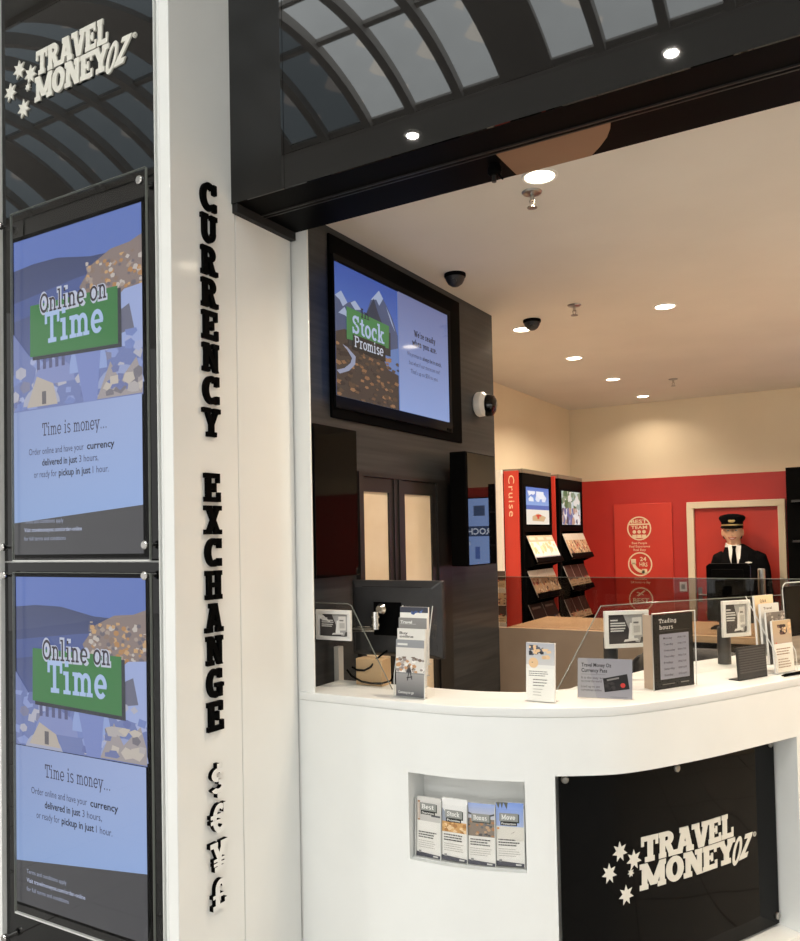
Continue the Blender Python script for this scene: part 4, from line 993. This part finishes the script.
# carton box with cables
t = tag(MB().box(-1.55,2.315,1.1005,-1.445,2.372,1.19).build('carton', M['card'], bevel=.002), 'small plain cardboard carton under the monitor behind the left glass', 'box')
b = MB(); b.tube([(-1.56,2.308,1.16), (-1.54,2.306,1.152), (-1.51,2.306,1.152), (-1.485,2.308,1.165), (-1.475,2.33,1.19), (-1.47,2.39,1.21)], .0035); b.tube([(-1.58,2.306,1.15), (-1.56,2.304,1.13), (-1.52,2.303,1.115), (-1.48,2.303,1.111), (-1.44,2.305,1.114), (-1.42,2.33,1.12), (-1.41,2.39,1.19)], .0035)
tag(b.build('cable', M['black']), 'looped black cables hanging in front of the carton', 'cable')
b = MB(); b.box(XD-.001,2.40,1.0,XD+.02,2.43,1.21); tag(b.build('pale_wall_strip', M['white']), 'pale vertical strip on the timber wall behind the left glass', 'wall_strip')  # plain pale upright bar against the timber wall

# back ledge with beige front and tinted glass
led = thing('back_desk', 'beige fronted back desk with light wood ledge behind the counter', 'desk', (-.8, 4.2, 0))
MB().box(-1.69,3.94,1.085,-.27,4.55,1.117).build('desk_top', M['wood'], led, True, bevel=.002)
MB().box(-1.752,3.93,0,-.955,3.952,1.1165).build('front_panel', M['beige'], led, True)
MB().box(-1.72,3.955,0,-1.70,4.55,1.0845).build('end_panel', M['beige'], led, True)
MB().box(-.955,4.49,0,-.27,4.51,1.0845).build('rear_panel', M['black_matte'], led, True)
for x in (-.9, -.3): MB().box(x-.02,3.96,0,x+.02,4.48,1.0845).build('support', M['beige'], led, True)
tg = MB().box(-1.735,3.9535,1.118,-.27,3.9615,1.379).build('glass_partition', M['tint']); tag(tg, 'long low tinted glass partition on the back desk', 'partition')
MB().box(-1.735,3.953,1.379,-.27,3.962,1.3815).build('polished_edge', M['edge_dark'], tg, True)
# far monitor on the back desk
t = thing('monitor', 'black monitor seen from behind in front of the pilot', 'monitor', (-.64, 4.25, 1.117))
Fq = frame((0, 4.25, 0), (1,0,0)); b = MB(); b.prism([(-.742,1.155),(-.54,1.155),(-.54,1.425),(-.555,1.437),(-.727,1.437),(-.742,1.425)], Fq, -.02, .012); b.build('housing', M['black'], t, True, bevel=.003)
b = MB(); b.prism(R(-.715,1.18,-.57,1.41), Fq, .0122, .018); b.build('rear_cover', M['black'], t, True, bevel=.003)
b = MB(); b.prism(R(-.66,1.12,-.62,1.2), Fq, .012, .03); b.prism(R(-.72,1.118,-.56,1.128), Fq, -.06, .06); b.build('stand', M['black'], t, True)
t = tag(MB().lathe([(.03,0), (.03,.004), (.018,.008), (.017,.29), (.012,.293)], (-.497,4.3,1.1175), (0,0,1), 20).build('silver_post', M['steel']), 'short silver post standing right of the far black monitor', 'post')
# chair between counter and desk
ch = thing('office_chair', 'dark office chair behind the counter under the back desk ledge', 'chair', (-.76, 3.55, 0))
b = MB(); b.loft([[Vector((-.76+x*sx, 3.62+y, z)) for x, y in ((-.2,.0),(-.1,-.03),(.1,-.03),(.2,0),(.2,.04),(.1,.02),(-.1,.02),(-.2,.04))] for z, sx in ((.66,.8), (.72,1), (.9,1.05), (1.03,1), (1.06,.85))]); b.build('backrest', M['dgrey'], ch, True, bevel=.01)
b = MB(); b.box(-.98,3.2,.44,-.54,3.62,.52); b.build('seat', M['dgrey'], ch, True, bevel=.03)
b = MB(); b.cyl((-.76,3.42,.1), (-.76,3.42,.44), .03); b.build('gas_column', M['steel'], ch, True)
for k in range(5):
    a_ = 2*PI*k/5; p = Vector((-.76+.2*math.cos(a_), 3.42+.2*math.sin(a_), .07))
    MB().tube([(-.76,3.42,.11), p], .02).build('base_leg', M['plastic'], ch, True); MB().cyl(p-Vector((.02,0,.04)), p+Vector((.02,0,-.04)), .03).build('castor', M['black'], ch, True)
b = MB(); b.box(-.79,3.6,.45,-.73,3.66,.75); b.build('back_bracket', M['plastic'], ch, True)
# dark jacket draped on the chair back
b = MB(); prof = [(-.24,.0),(-.2,.05),(-.1,.07),(0,.06),(.1,.075),(.2,.05),(.24,0),(.2,-.05),(.1,-.065),(0,-.055),(-.1,-.07),(-.2,-.05)]
b.loft([[Vector((-.7+x*k_+dx_, 3.62+y*k_, z)) for x, y in prof] for z, k_, dx_ in ((.78,1.05,0), (.9,1.08,.01), (1.02,1.03,.0), (1.075,.9,.01), (1.098,.5,.02))]); tag(b.build('jacket', M['dgrey'], smooth=60), 'dark grey jacket draped over the office chair back', 'jacket')

# ------------------------------------------------------------------ brochure towers on the left
XT = -2.195
def shelf_leaflets(F0, w, z, n, h, style, labels, grp):
    ww = w/n
    for i in range(n):
        U = Vector((0,1,0)); V = Vector((-.42,0,1)).normalized()
        F = frame((XT+.085, F0+ww*i+.004, z), U, V)
        leaflet('brochure', labels[i], F, ww-.008, h, style, grp, 'brochure')
pos3 = ['left', 'middle', 'right']
def tower(y0, y1, word, lab, hstyle, tiers, which):
    t = thing('brochure_tower', lab, 'rack', (XT, (y0+y1)/2, 0), PI/2)
    Fw = frame((XT, y0, 0), (0,1,0)); w = y1-y0
    b = MB(); b.prism(R(0,0,w,2.045), Fw, -.20, -.18); b.prism(R(0,0,.045,2.045), Fw, -.18, 0); b.prism(R(w-.03,0,w,2.045), Fw, -.18, 0)
    for z0, z1 in ((2.0,2.045), (1.62,1.66), (1.955,2.0), (.0,.1)): b.prism(R(.045,z0,w-.03,z1), Fw, -.18, -.002)
    b.build('cabinet', M['black'], t, True)
    b = MB(); b.prism(R(.0,2.046,w,2.075), Fw, -.17, .0); b.build('light_rail', M['steel'], t, True)
    b = MB(); b.box(XT-.135, y0-.02, 0, XT-.025, y0-.002, 2.06); ck = b.build('red_cheek', M['red2'], t, True)
    if word:
        Fx = frame((XT-.098, y0-.0205, 2.03), (0,0,-1), (1,0,0))
        vs, fs, w0 = sans(word, 0, 1.15); b = MB(); b.faces([Fx(x*.30/w0, z*.046, .0006) for x, z in vs], fs); b.build('lettering', M['icon'], ck, True, smooth=0)
    P = Pic(frame((XT-.001, y0+.07, 1.672), (0,1,0))); P = brochure(w-.13, .275, hstyle, frame((XT+.0005, y0+.065, 1.672), (0,1,0)))
    P.build('header_picture', M['lightbox'], t)
    for (z, n, h, style, nm) in tiers:
        b = MB(); U = Vector((0,1,0)); F = frame((XT+.085, y0+.04, z), (0,1,0), Vector((-.42,0,1)).normalized())
        b.prism(R(0,0,w-.06,h*.93), F, -.02, -.006); b.prism(R(0,-.012,w-.06,.03), F, .006, .009); b.prism(R(0,-.012,w-.06,-.0), F, -.02, .009)
        b.prism(R(0,-.012,.004,h*.9), F, -.12, -.006); b.prism(R(w-.064,-.012,w-.06,h*.9), F, -.12, -.006)
        b.build('sloping_shelf', M['black'], t, True)
        lbs = ['%s brochure %s on the %s shelf of the %s tower' % (nm[0], pos3[i] if n == 3 else ('left', 'right')[i], nm[1], which) for i in range(n)]
        shelf_leaflets(y0+.045, w-.07, z+.001, n, h, style, lbs, 'brochures on the towers')
tower(5.47, 6.07, 'Cruise', 'black brochure tower with red Cruise banner and beach header', 'beach', [(1.40,3,.205,'cream',('pale cream','top')), (1.145,3,.205,'busy',('brown patterned','middle')), (.90,2,.205,'dark',('dark covered','bottom'))], 'Cruise')
tower(6.24, 6.84, None, 'black brochure tower with city header next to the back wall', 'city', [(1.41,3,.205,'busy',('speckled','top')), (1.15,3,.205,'redblack',('red and tan','middle')), (.88,3,.205,'redblack',('grey and tan','bottom'))], 'farther')
# pale end post with coloured leaflets
t = thing('leaflet_rail', 'narrow pale wall rail beside the Cruise tower with colourful leaflets', 'rail', (XL, 5.3, .0), PI/2)
MB().box(-2.375,5.405,0,-2.332,5.44,2.07).build('post', M['white'], t, True); MB().box(XL,5.41,0,-2.3755,5.44,2.05).build('pale_strip', M['cream'], t, True)
for i in range(4):
    F = frame((-2.40, 5.4045, 1.22-.124*i), (1,0,0)); leaflet('leaflet', ['topmost', 'second', 'third', 'lowest'][i]+' patterned red and tan leaflet on the pale rail', F, .085, .12, 'busy' if i % 2 else 'redblack', 'leaflets on the pale rail')

# ------------------------------------------------------------------ back wall things
t = thing('red_sign_panel', 'tall red wall panel with three cream circle icons', 'sign', (-1.78, YB, .4))
Fb = frame((0, YB, 0), (1,0,0))
b = MB(); b.prism(R(-2.032,.4,-1.53,1.85), Fb, .0005, .022); b.build('panel', M['red2'], t, True, bevel=.003)
def icon(z, kind):
    cx = -1.812; G = frame((cx, YB-.0224, z), (1,0,0)); b = MB()
    for q in A(0,0,.105,.105,0,360,.011,40): b.prism(q, G, 0, .002)
    def tx(s_, x, y, W_, H_):
        vs, fs, w0 = sans(s_, .02); b.faces([G(x+p*W_/w0, y+r_*H_, .002) for p, r_ in vs], fs)
    if kind == 0:
        b.prism(R(-.085,.03,.085,.042), G, 0, .002); tx('BEST', -.07, .047, .14, .03); tx('TEAM', -.07, -.004, .14, .028)
        for dx in (-.042, 0, .042):
            b.prism([(dx+.016*math.cos(i*PI/6), -.03+.016*math.sin(i*PI/6)) for i in range(12)], G, 0, .002)
            b.prism([(dx-.02,-.085),(dx+.02,-.085),(dx+.018,-.055),(dx-.018,-.055)], G, 0, .002)
    elif kind == 1:
        tx('24', .0, .028, .055, .035); tx('HRS', -.005, -.02, .07, .035)
        for q in A(.03,.02,.10,.10,185,275,.026,14): b.prism(q, G, 0, .002)
        b.prism(R(-.078,-.0,-.035,.045), G, 0, .002); b.prism(R(.015,-.085,.06,-.042), G, 0, .002)
    else:
        tx('BEST', -.07, -.03, .14, .04)
        b.prism([(-.04,.03),(.03,.08),(.04,.075),(-.02,.025)], G, 0, .002); b.prism([(-.03,.065),(.02,.045),(.025,.035),(-.04,.06)], G, 0, .002)
    b.build('icon', M['icon'], t, True, smooth=0)
    b = MB(); tl = [('Real People','Real Experience','Real Easy'), ('Available','24 hours a day'), ('Best price','guaranteed')][kind]
    for i, s_ in enumerate(tl):
        vs, fs, w0 = sans(s_, .01); W_ = .012*len(s_); b.faces([G(-W_/2+p*W_/w0, -.137-.03*i+r_*.019, .001) for p, r_ in vs], fs)
    b.build('caption', M['icon'], t, True, smooth=0)
icon(1.632, 0); icon(1.318, 1); icon(1.01, 2)
# white framed red door at the back
d2 = struct(thing('door_2', '', 'door', (-1.02, YB, 0))); del d2['label']; del d2['category']
b = MB(); x0, x1 = -1.40, -.64
for q in (R(x0,0,x0+.055,1.79), R(x1-.055,0,x1,1.79), R(x0,1.79,x1,1.845)): b.prism(q, Fb, .0005, .055)
b.build('door_frame', M['cream'], d2, True, bevel=.004)
b = MB(); b.prism(R(x0+.056,.005,x1-.056,1.788), Fb, .0005, .012); lf = b.build('door_leaf', M['red2'], d2, True)
b = MB(); b.prism(R(x0+.068,1.0,x0+.1,1.12), Fb, .0125, .016); b.tube([Fb(x0+.084,1.06,.016), Fb(x0+.084,1.06,.05), Fb(x0+.18,1.06,.05)], .009); b.build('door_handle', M['steel'], lf, True)
t = thing('light_switch', 'small switch plate on the red wall beside the white door frame', 'switch', (-1.345, YB, 1.12))
b = MB(); b.prism(R(-1.485,1.085,-1.425,1.165), Fb, .0005, .01); b.build('plate', M['white'], t, True, bevel=.002); b = MB(); b.prism(R(-1.47,1.105,-1.44,1.145), Fb, .0102, .014); b.build('rocker', M['steel'], t, True)
# dark tower at the right edge
t = thing('display_tower', 'black display tower at the right edge beside the door', 'rack', (-.3, 6.9, 0))
MB().box(-.585,6.7,0,-.10,6.72,2.06).build('front_board', M['black'], t, True); MB().box(-.585,6.72,0,-.565,7.235,2.06).build('side_board', M['black'], t, True); MB().box(-.12,6.72,0,-.10,7.235,2.06).build('side_board', M['black'], t, True)
MB().box(-.5645,6.7205,2.03,-.1205,7.235,2.058).build('top_board', M['black'], t, True); b = MB()
for z in (1.2, 1.5, 1.8): MB().box(-.55,6.66,z,-.13,6.699,z+.015).build('ledge', M['frame_dark'], t, True)

t = thing('lit_sign', 'lit BROCHURES sign on the back wall, mirrored in the small black wall screen', 'sign', (.3, YB, 1.3))
b = MB(); b.prism(R(.02,1.28,.62,1.97), Fb, .0005, .03); b.build('sign_case', M['black'], t, True)
P = Pic(frame((.03, YB-.0302, 1.29), (1,0,0)), .58, .67, (150,178,236)); P.rect(0,.30,.58,.40,(60,76,110)); P.slab('B', .02,.32,.05,.06,(226,232,246)); P.text('ROCHURES',.08,.32,.46,.06,(226,232,246),.02); P.rect(.14,.5,.26,.6,(70,86,120)); P.rect(.2,.08,.25,.2,(84,110,180)); P.blobs(.3,.03,.56,.26,14,.05,[(90,110,160),(190,206,236),(110,130,150)])
P.build('sign_face', M['sign_lit'], t)

# ------------------------------------------------------------------ person in pilot uniform, solid stand-in for a printed pilot
def skin(verts, edges, rads, sub=2, root=0, voxel=None, extra=None):
    me = bpy.data.meshes.new('s'); me.from_pydata(verts, edges, []); o = bpy.data.objects.new('s', me); COL.objects.link(o)
    m = o.modifiers.new('k', 'SKIN'); m.use_smooth_shade = True
    for i, r_ in enumerate(rads): me.skin_vertices[0].data[i].radius = r_ if isinstance(r_, tuple) else (r_, r_)
    for i in range(len(verts)): me.skin_vertices[0].data[i].use_root = (i == root)
    if sub: o.modifiers.new('u', 'SUBSURF').levels = sub
    bpy.context.view_layer.update()
    ev = o.evaluated_get(bpy.context.evaluated_depsgraph_get()).to_mesh()
    vs = [v.co.copy() for v in ev.vertices]; fs = [tuple(p.vertices) for p in ev.polygons]
    bpy.data.objects.remove(o); bpy.data.meshes.remove(me)
    return vs, fs
def remeshed(vs, fs, vox):
    me = bpy.data.meshes.new('r'); me.from_pydata([tuple(v) for v in vs], [], fs); o = bpy.data.objects.new('r', me); COL.objects.link(o)
    m = o.modifiers.new('r', 'REMESH'); m.mode = 'VOXEL'; m.voxel_size = vox
    s_ = o.modifiers.new('sm', 'SMOOTH'); s_.iterations = 3; s_.factor = .5
    bpy.context.view_layer.update()
    ev = o.evaluated_get(bpy.context.evaluated_depsgraph_get()).to_mesh()
    v2 = [v.co.copy() for v in ev.vertices]; f2 = [tuple(p.vertices) for p in ev.polygons]
    bpy.data.objects.remove(o); bpy.data.meshes.remove(me); return v2, f2
pr = thing('figure', 'smiling person in a dark pilot uniform and peaked cap standing in for a print on the red door', 'figure', (-.965, 6.98, 0), rad(6))
def ell(c, r, n=20, m=14, fn=None):
    b = MB(); rings = []
    for i in range(1, m):
        ph = -PI/2+PI*i/m
        rings.append([Vector(c)+Vector((r[0]*math.cos(ph)*math.cos(2*PI*k/n), r[1]*math.cos(ph)*math.sin(2*PI*k/n), r[2]*math.sin(ph))) for k in range(n)])
    if fn: rings = [[fn(p) for p in rg] for rg in rings]
    b.loft(rings); return b.v, b.f
HX, HZ = -.045, 1.585
def addm(b, vf): b.faces(*vf)
def ltube(b, pts, rs, n=20):
    pts = [Vector(p) for p in pts]; rings = []
    for i, p in enumerate(pts):
        t_ = (pts[min(i+1, len(pts)-1)]-pts[max(i-1, 0)]).normalized()
        a = Vector((0,1,0)).cross(t_).normalized(); c = t_.cross(a); r_ = rs[i] if isinstance(rs[i], tuple) else (rs[i], rs[i])
        rings.append([p+a*r_[0]*math.cos(2*PI*k/n)+c*r_[1]*math.sin(2*PI*k/n) for k in range(n)])
    return b.loft(rings)
body = MB()
ltube(body, [(0,0,.78),(0,0,.9),(0,0,1.05),(0,0,1.22),(0,0,1.34),(-.01,0,1.40),(-.025,0,1.44),(-.035,-.003,1.48),(-.045,-.01,1.56)], [(.13,.09),(.15,.10),(.125,.09),(.145,.095),(.155,.085),(.12,.075),(.075,.06),(.053,.053),(.05,.052)])
def limb(pts, rs, base):
    global V, E_, Rr
    k = base
    for p, r_ in zip(pts, rs):
        V.append(p); Rr.append(r_); E_.append((k, len(V)-1)); k = len(V)-1
    return k
hands = MB()
for sx in (-1, 1):
    ltube(body, [(sx*.085,0,.88), (sx*.09,0,.7), (sx*.095,-.005,.46), (sx*.1,.015,.3), (sx*.1,.015,.09), (sx*.1,.01,.02)], [.075,.078,.055,.052,.038,.036])
    ltube(body, [(sx*.13,0,1.375), (sx*.165,.005,1.31), (sx*.19,.01,1.14), (sx*.205,-.02,1.02), (sx*.21,-.05,.90), (sx*.21,-.056,.87)], [.05,.046,.04,.037,.03,.028])
    V, E_, Rr = [(sx*.21,-.054,.885), (sx*.211,-.06,.835)], [(0,1)], [(.026,.02),(.03,.016)]
    for dxf, ln, dy in ((-.024,.07,-.012), (-.008,.082,-.004), (.009,.078,.004), (.024,.062,.012)):
        limb([(sx*.213+dxf*.3,-.062+dy*1.6,.805), (sx*.213+dxf*.2,-.068+dy*2.2,.795-ln*.5), (sx*.213,-.058+dy*2.2,.795-ln)], [.009,.008,.0065], 1)
    limb([(sx*.2,-.085,.84), (sx*.195,-.105,.80)], [.010,.008], 0)
    hands.faces(*skin(V, E_, Rr, 2, 0))
def face(p):
    d = p-Vector((HX,-.01,HZ))
    if d.z < 0: 
        k_ = 1-.42*(-d.z/.115)**1.6; d.x *= k_
        if d.y > 0: d.y *= 1-.4*(-d.z/.115)
    return Vector((HX,-.01,HZ))+d
addm(body, ell((HX,-.01,HZ), (.072,.092,.112), 28, 22, face))
addm(body, ell((HX,-.105,HZ-.008), (.013,.018,.024)))           # nose
for sx in (-1, 1): addm(body, ell((HX+sx*.073,.0,HZ-.004), (.012,.02,.032)))
b = MB(); b.faces(*remeshed(body.v, body.f, .0065)); b.faces(hands.v, hands.f); bd = b.build('body', M['skin'], pr, smooth=180)
# face
for sx in (-1, 1):
    b = MB(); addm(b, ell((HX+sx*.029,-.092,HZ+.012), (.012,.006,.0055))); ey = b.build('eye', M['shirt'], pr, smooth=180)
    b = MB(); addm(b, ell((HX+sx*.029,-.0965,HZ+.012), (.005,.003,.005))); b.build('iris', M['hair'], ey, smooth=180)
    b = MB(); b.tube([(HX+sx*.014,-.096,HZ+.03), (HX+sx*.03,-.095,HZ+.034), (HX+sx*.046,-.085,HZ+.028)], .0032); b.build('eyebrow', M['hair'], pr)
b = MB(); b.loft([[Vector((HX+.028*x, -.0955+.012*abs(x)**2*1.0+w*.003, HZ-.052+.009*x*x*1.0+z)) for z in (-.0065*(1-x*x)-.001, .004*(1-x*x)+.001) for w in (0,)]+[Vector((HX+.028*x, -.09+.012*x*x, HZ-.052+.009*x*x+.004))] for x in (-1,-.6,-.2,.2,.6,1)]); b.build('teeth', M['shirt'], pr)
M['lip'] = mat('lips', (176,96,86), .5)
for zo, sg in ((-.0075,1), (.0055,.4)):
    b = MB(); b.tube([(HX+.03*x, -.0985+.013*x*x, HZ-.052+.009*x*x+zo*(1-x*x)) for x in (-1,-.6,-.2,.2,.6,1)], .003); b.build('lip', M['lip'], pr)
b = MB(); addm(b, ell((HX,.012,HZ+.03), (.0765,.086,.09), 24, 14)); v = [(p, ) for p in b.v]
b2 = MB(); b2.loft([[Vector((HX+.0755*k_*math.cos(a), .004+.088*k_*math.sin(a), z)) for a in [rad(-12+204*i/22) for i in range(23)]]+[Vector((HX+.06*math.cos(a), .004+.07*math.sin(a), z)) for a in [rad(192-204*i/22) for i in range(23)]] for z, k_ in ((HZ-.055,.9), (HZ-.02,1.0), (HZ+.045,1.02))]); b2.build('hair', M['hair'], pr)
# cap: band, crown, peak, badge
cz = HZ+.045
b = MB(); b.loft([[Vector((HX+.081*k_*math.cos(2*PI*i/32), -.006+.1*k_*math.sin(2*PI*i/32), z)) for i in range(32)] for z, k_ in ((cz,1), (cz+.036,1.02))]); cap = b.build('cap', M['suit'], pr)
b = MB(); b.loft([[Vector((HX+.081*k_*math.cos(2*PI*i/32), -.006+.1*k_*math.sin(2*PI*i/32), z+(.014 if math.sin(2*PI*i/32) < 0 else 0)*(-math.sin(2*PI*i/32))*f_)) for i in range(32)] for z, k_, f_ in ((cz+.034,1.02,0), (cz+.058,1.22,1), (cz+.07,1.24,1), (cz+.082,1.12,1), (cz+.092,.7,.6), (cz+.094,.05,.2))]); b.build('cap_crown', M['suit'], cap)
b = MB(); ar = [rad(200+140*i/16) for i in range(17)]
b.loft([[Vector((HX+.083*math.cos(a), -.006+.101*math.sin(a), cz+.006)), Vector((HX+.093*math.cos(a), -.006+.142*math.sin(a)-.004, cz-.018*abs(math.sin(a)))), Vector((HX+.093*math.cos(a), -.006+.142*math.sin(a)-.004, cz-.018*abs(math.sin(a))-.003)), Vector((HX+.083*math.cos(a), -.006+.101*math.sin(a), cz+.001))] for a in ar]); b.build('cap_peak', M['black'], cap)
b = MB(); b.loft([[Vector((HX+.0835*math.cos(a), -.006+.103*math.sin(a), cz+z)) for z in (.006,.017)]+[Vector((HX+.085*math.cos(a), -.006+.106*math.sin(a), cz+z)) for z in (.017,.006)] for a in ar]); b.build('cap_braid', M['gold'], cap)
b = MB(); addm(b, ell((HX,-.112,cz+.044), (.026,.006,.015))); b.build('cap_badge', M['gold'], cap, smooth=180)
# jacket
jb = MB()
ltube(jb, [(0,0,.76),(0,0,.9),(0,0,1.05),(0,0,1.22),(0,0,1.33),(-.008,0,1.395),(-.02,.004,1.435),(-.032,.006,1.47)], [(.18,.125),(.175,.125),(.152,.115),(.168,.125),(.172,.115),(.145,.10),(.098,.082),(.066,.062)], 28)
for sx in (-1, 1): ltube(jb, [(sx*.105,0,1.395), (sx*.142,0,1.372), (sx*.162,.005,1.30), (sx*.18,.01,1.15), (sx*.196,-.02,1.02), (sx*.206,-.048,.92), (sx*.208,-.055,.89)], [.05,.063,.062,.057,.053,.05,.048])
b = MB(); b.faces(*remeshed(jb.v, jb.f, .008)); jk = b.build('jacket', M['suit'], pr, smooth=180)
for sx in (-1, 1):   # lapels
    b = MB(); b.loft([[Vector((-.03+sx*x0, y, z)), Vector((-.03+sx*x1, y+.012, z)), Vector((-.03+sx*x1, y+.022, z)), Vector((-.03+sx*x0, y+.012, z))] for x0, x1, y, z in ((.05,.075,-.07,1.465), (.036,.095,-.118,1.39), (.022,.085,-.142,1.30), (.004,.03,-.148,1.19))]); b.build('lapel', M['suit'], jk)
    b = MB(); b.loft([[Vector((sx*.21+.054*math.cos(2*PI*i/20), -.048+.054*math.sin(2*PI*i/20)-(.92-z)*.2, z)) for i in range(20)] for z in (.93,.945)]); b.build('sleeve_stripe', M['gold'], jk)
# shirt front, collar, tie, badge
b = MB(); b.loft([[Vector((-.03-x, y, z)), Vector((-.03, y-.008, z)), Vector((-.03+x, y, z)), Vector((-.03,y+.03,z))] for x, y, z in ((.048,-.062,1.478), (.042,-.115,1.40), (.026,-.140,1.30), (.006,-.146,1.20))]); b.build('shirt_front', M['shirt'], pr)
b = MB(); b.loft([[Vector((-.043+.058*k_*math.cos(2*PI*i/24), -.004+.06*k_*math.sin(2*PI*i/24), z-.02*max(0,-math.sin(2*PI*i/24)))) for i in range(24)] for z, k_ in ((1.455,1.12), (1.50,.98))]); b.build('shirt_collar', M['shirt'], pr)
b = MB(); b.loft([[Vector((-.034-x, y-.020, z)), Vector((-.034+x, y-.020, z)), Vector((-.034+x, y, z)), Vector((-.034-x, y, z))] for x, y, z in ((.016,-.072,1.475), (.011,-.092,1.445), (.02,-.126,1.36), (.024,-.148,1.24), (.02,-.15,1.19))]); b.build('tie', M['black'], pr)
b = MB(); b.loft([[Vector((.045+x*.05, -.136-.002+.01*abs(x-.5), 1.345+z)) for z in (-.004*(1+k_), .004*(1+k_))]+[Vector((.045+x*.05, -.12, 1.345))] for x, k_ in ((0,-.5), (.25,.2), (.5,1), (.75,.2), (1,-.5))]); b.build('wings_badge', M['shirt'], jk)
# trousers and shoes
V = [(0,0,.95), (0,0,.87)]; E_ = [(0,1)]; Rr = [(.15,.11), (.155,.115)]
for sx in (-1, 1): limb([(sx*.092,0,.78), (sx*.096,-.005,.46), (sx*.1,.01,.12)], [.098,.076,.07], 1)
b = MB(); b.faces(*skin(V, E_, Rr, 2, 0)); b.build('trousers', M['suit'], pr, smooth=180)
for sx in (-1, 1):
    b = MB(); addm(b, ell((sx*.105,-.06,.045), (.048,.14,.045))); b.build('shoe', M['black'], pr, smooth=180)

# ------------------------------------------------------------------ daylight and camera
w = bpy.data.worlds.new('world'); SC.world = w; w.use_nodes = True
bg = w.node_tree.nodes['Background']; bg.inputs['Color'].default_value = (1.0, .985, .955, 1); bg.inputs['Strength'].default_value = .85
for x in (-9, -5.5, -2, 1.5, 5):
    for y in (-6, -9): lamp(x, y, 5.94, 104, .5, (1.0,.995,.975))
cam = bpy.data.cameras.new('camera'); co = bpy.data.objects.new('camera', cam); COL.objects.link(co); SC.camera = co
f, yaw, roll, py, pitch = 811.5, .532005918, -.0203522766, 513.48, .0288748728
cy, sy = math.cos(yaw), math.sin(yaw)
fw = Vector((-sy, cy, 0)); rt = Vector((cy, sy, 0)); up = Vector((0,0,1))
fw, up = fw*math.cos(pitch)+up*math.sin(pitch), up*math.cos(pitch)-fw*math.sin(pitch)
r2 = rt*math.cos(roll)+up*math.sin(roll); u2 = up*math.cos(roll)-rt*math.sin(roll)
mw = Matrix((r2, u2, -fw)).transposed().to_4x4(); mw.translation = (0, 0, 1.6); co.matrix_world = mw
cam.sensor_fit = 'AUTO'; cam.sensor_width = 36; cam.lens = f*36/941; cam.shift_y = (py-470.5)/941; cam.clip_start = .05
SC.view_settings.view_transform = 'Standard'; SC.view_settings.look = 'None'; SC.view_settings.exposure = .12; SC.view_settings.gamma = 1
SC.cycles.use_denoising = True
SC.cycles.max_bounces = 10; SC.cycles.transparent_max_bounces = 16
SC.cycles.sample_clamp_indirect = 6
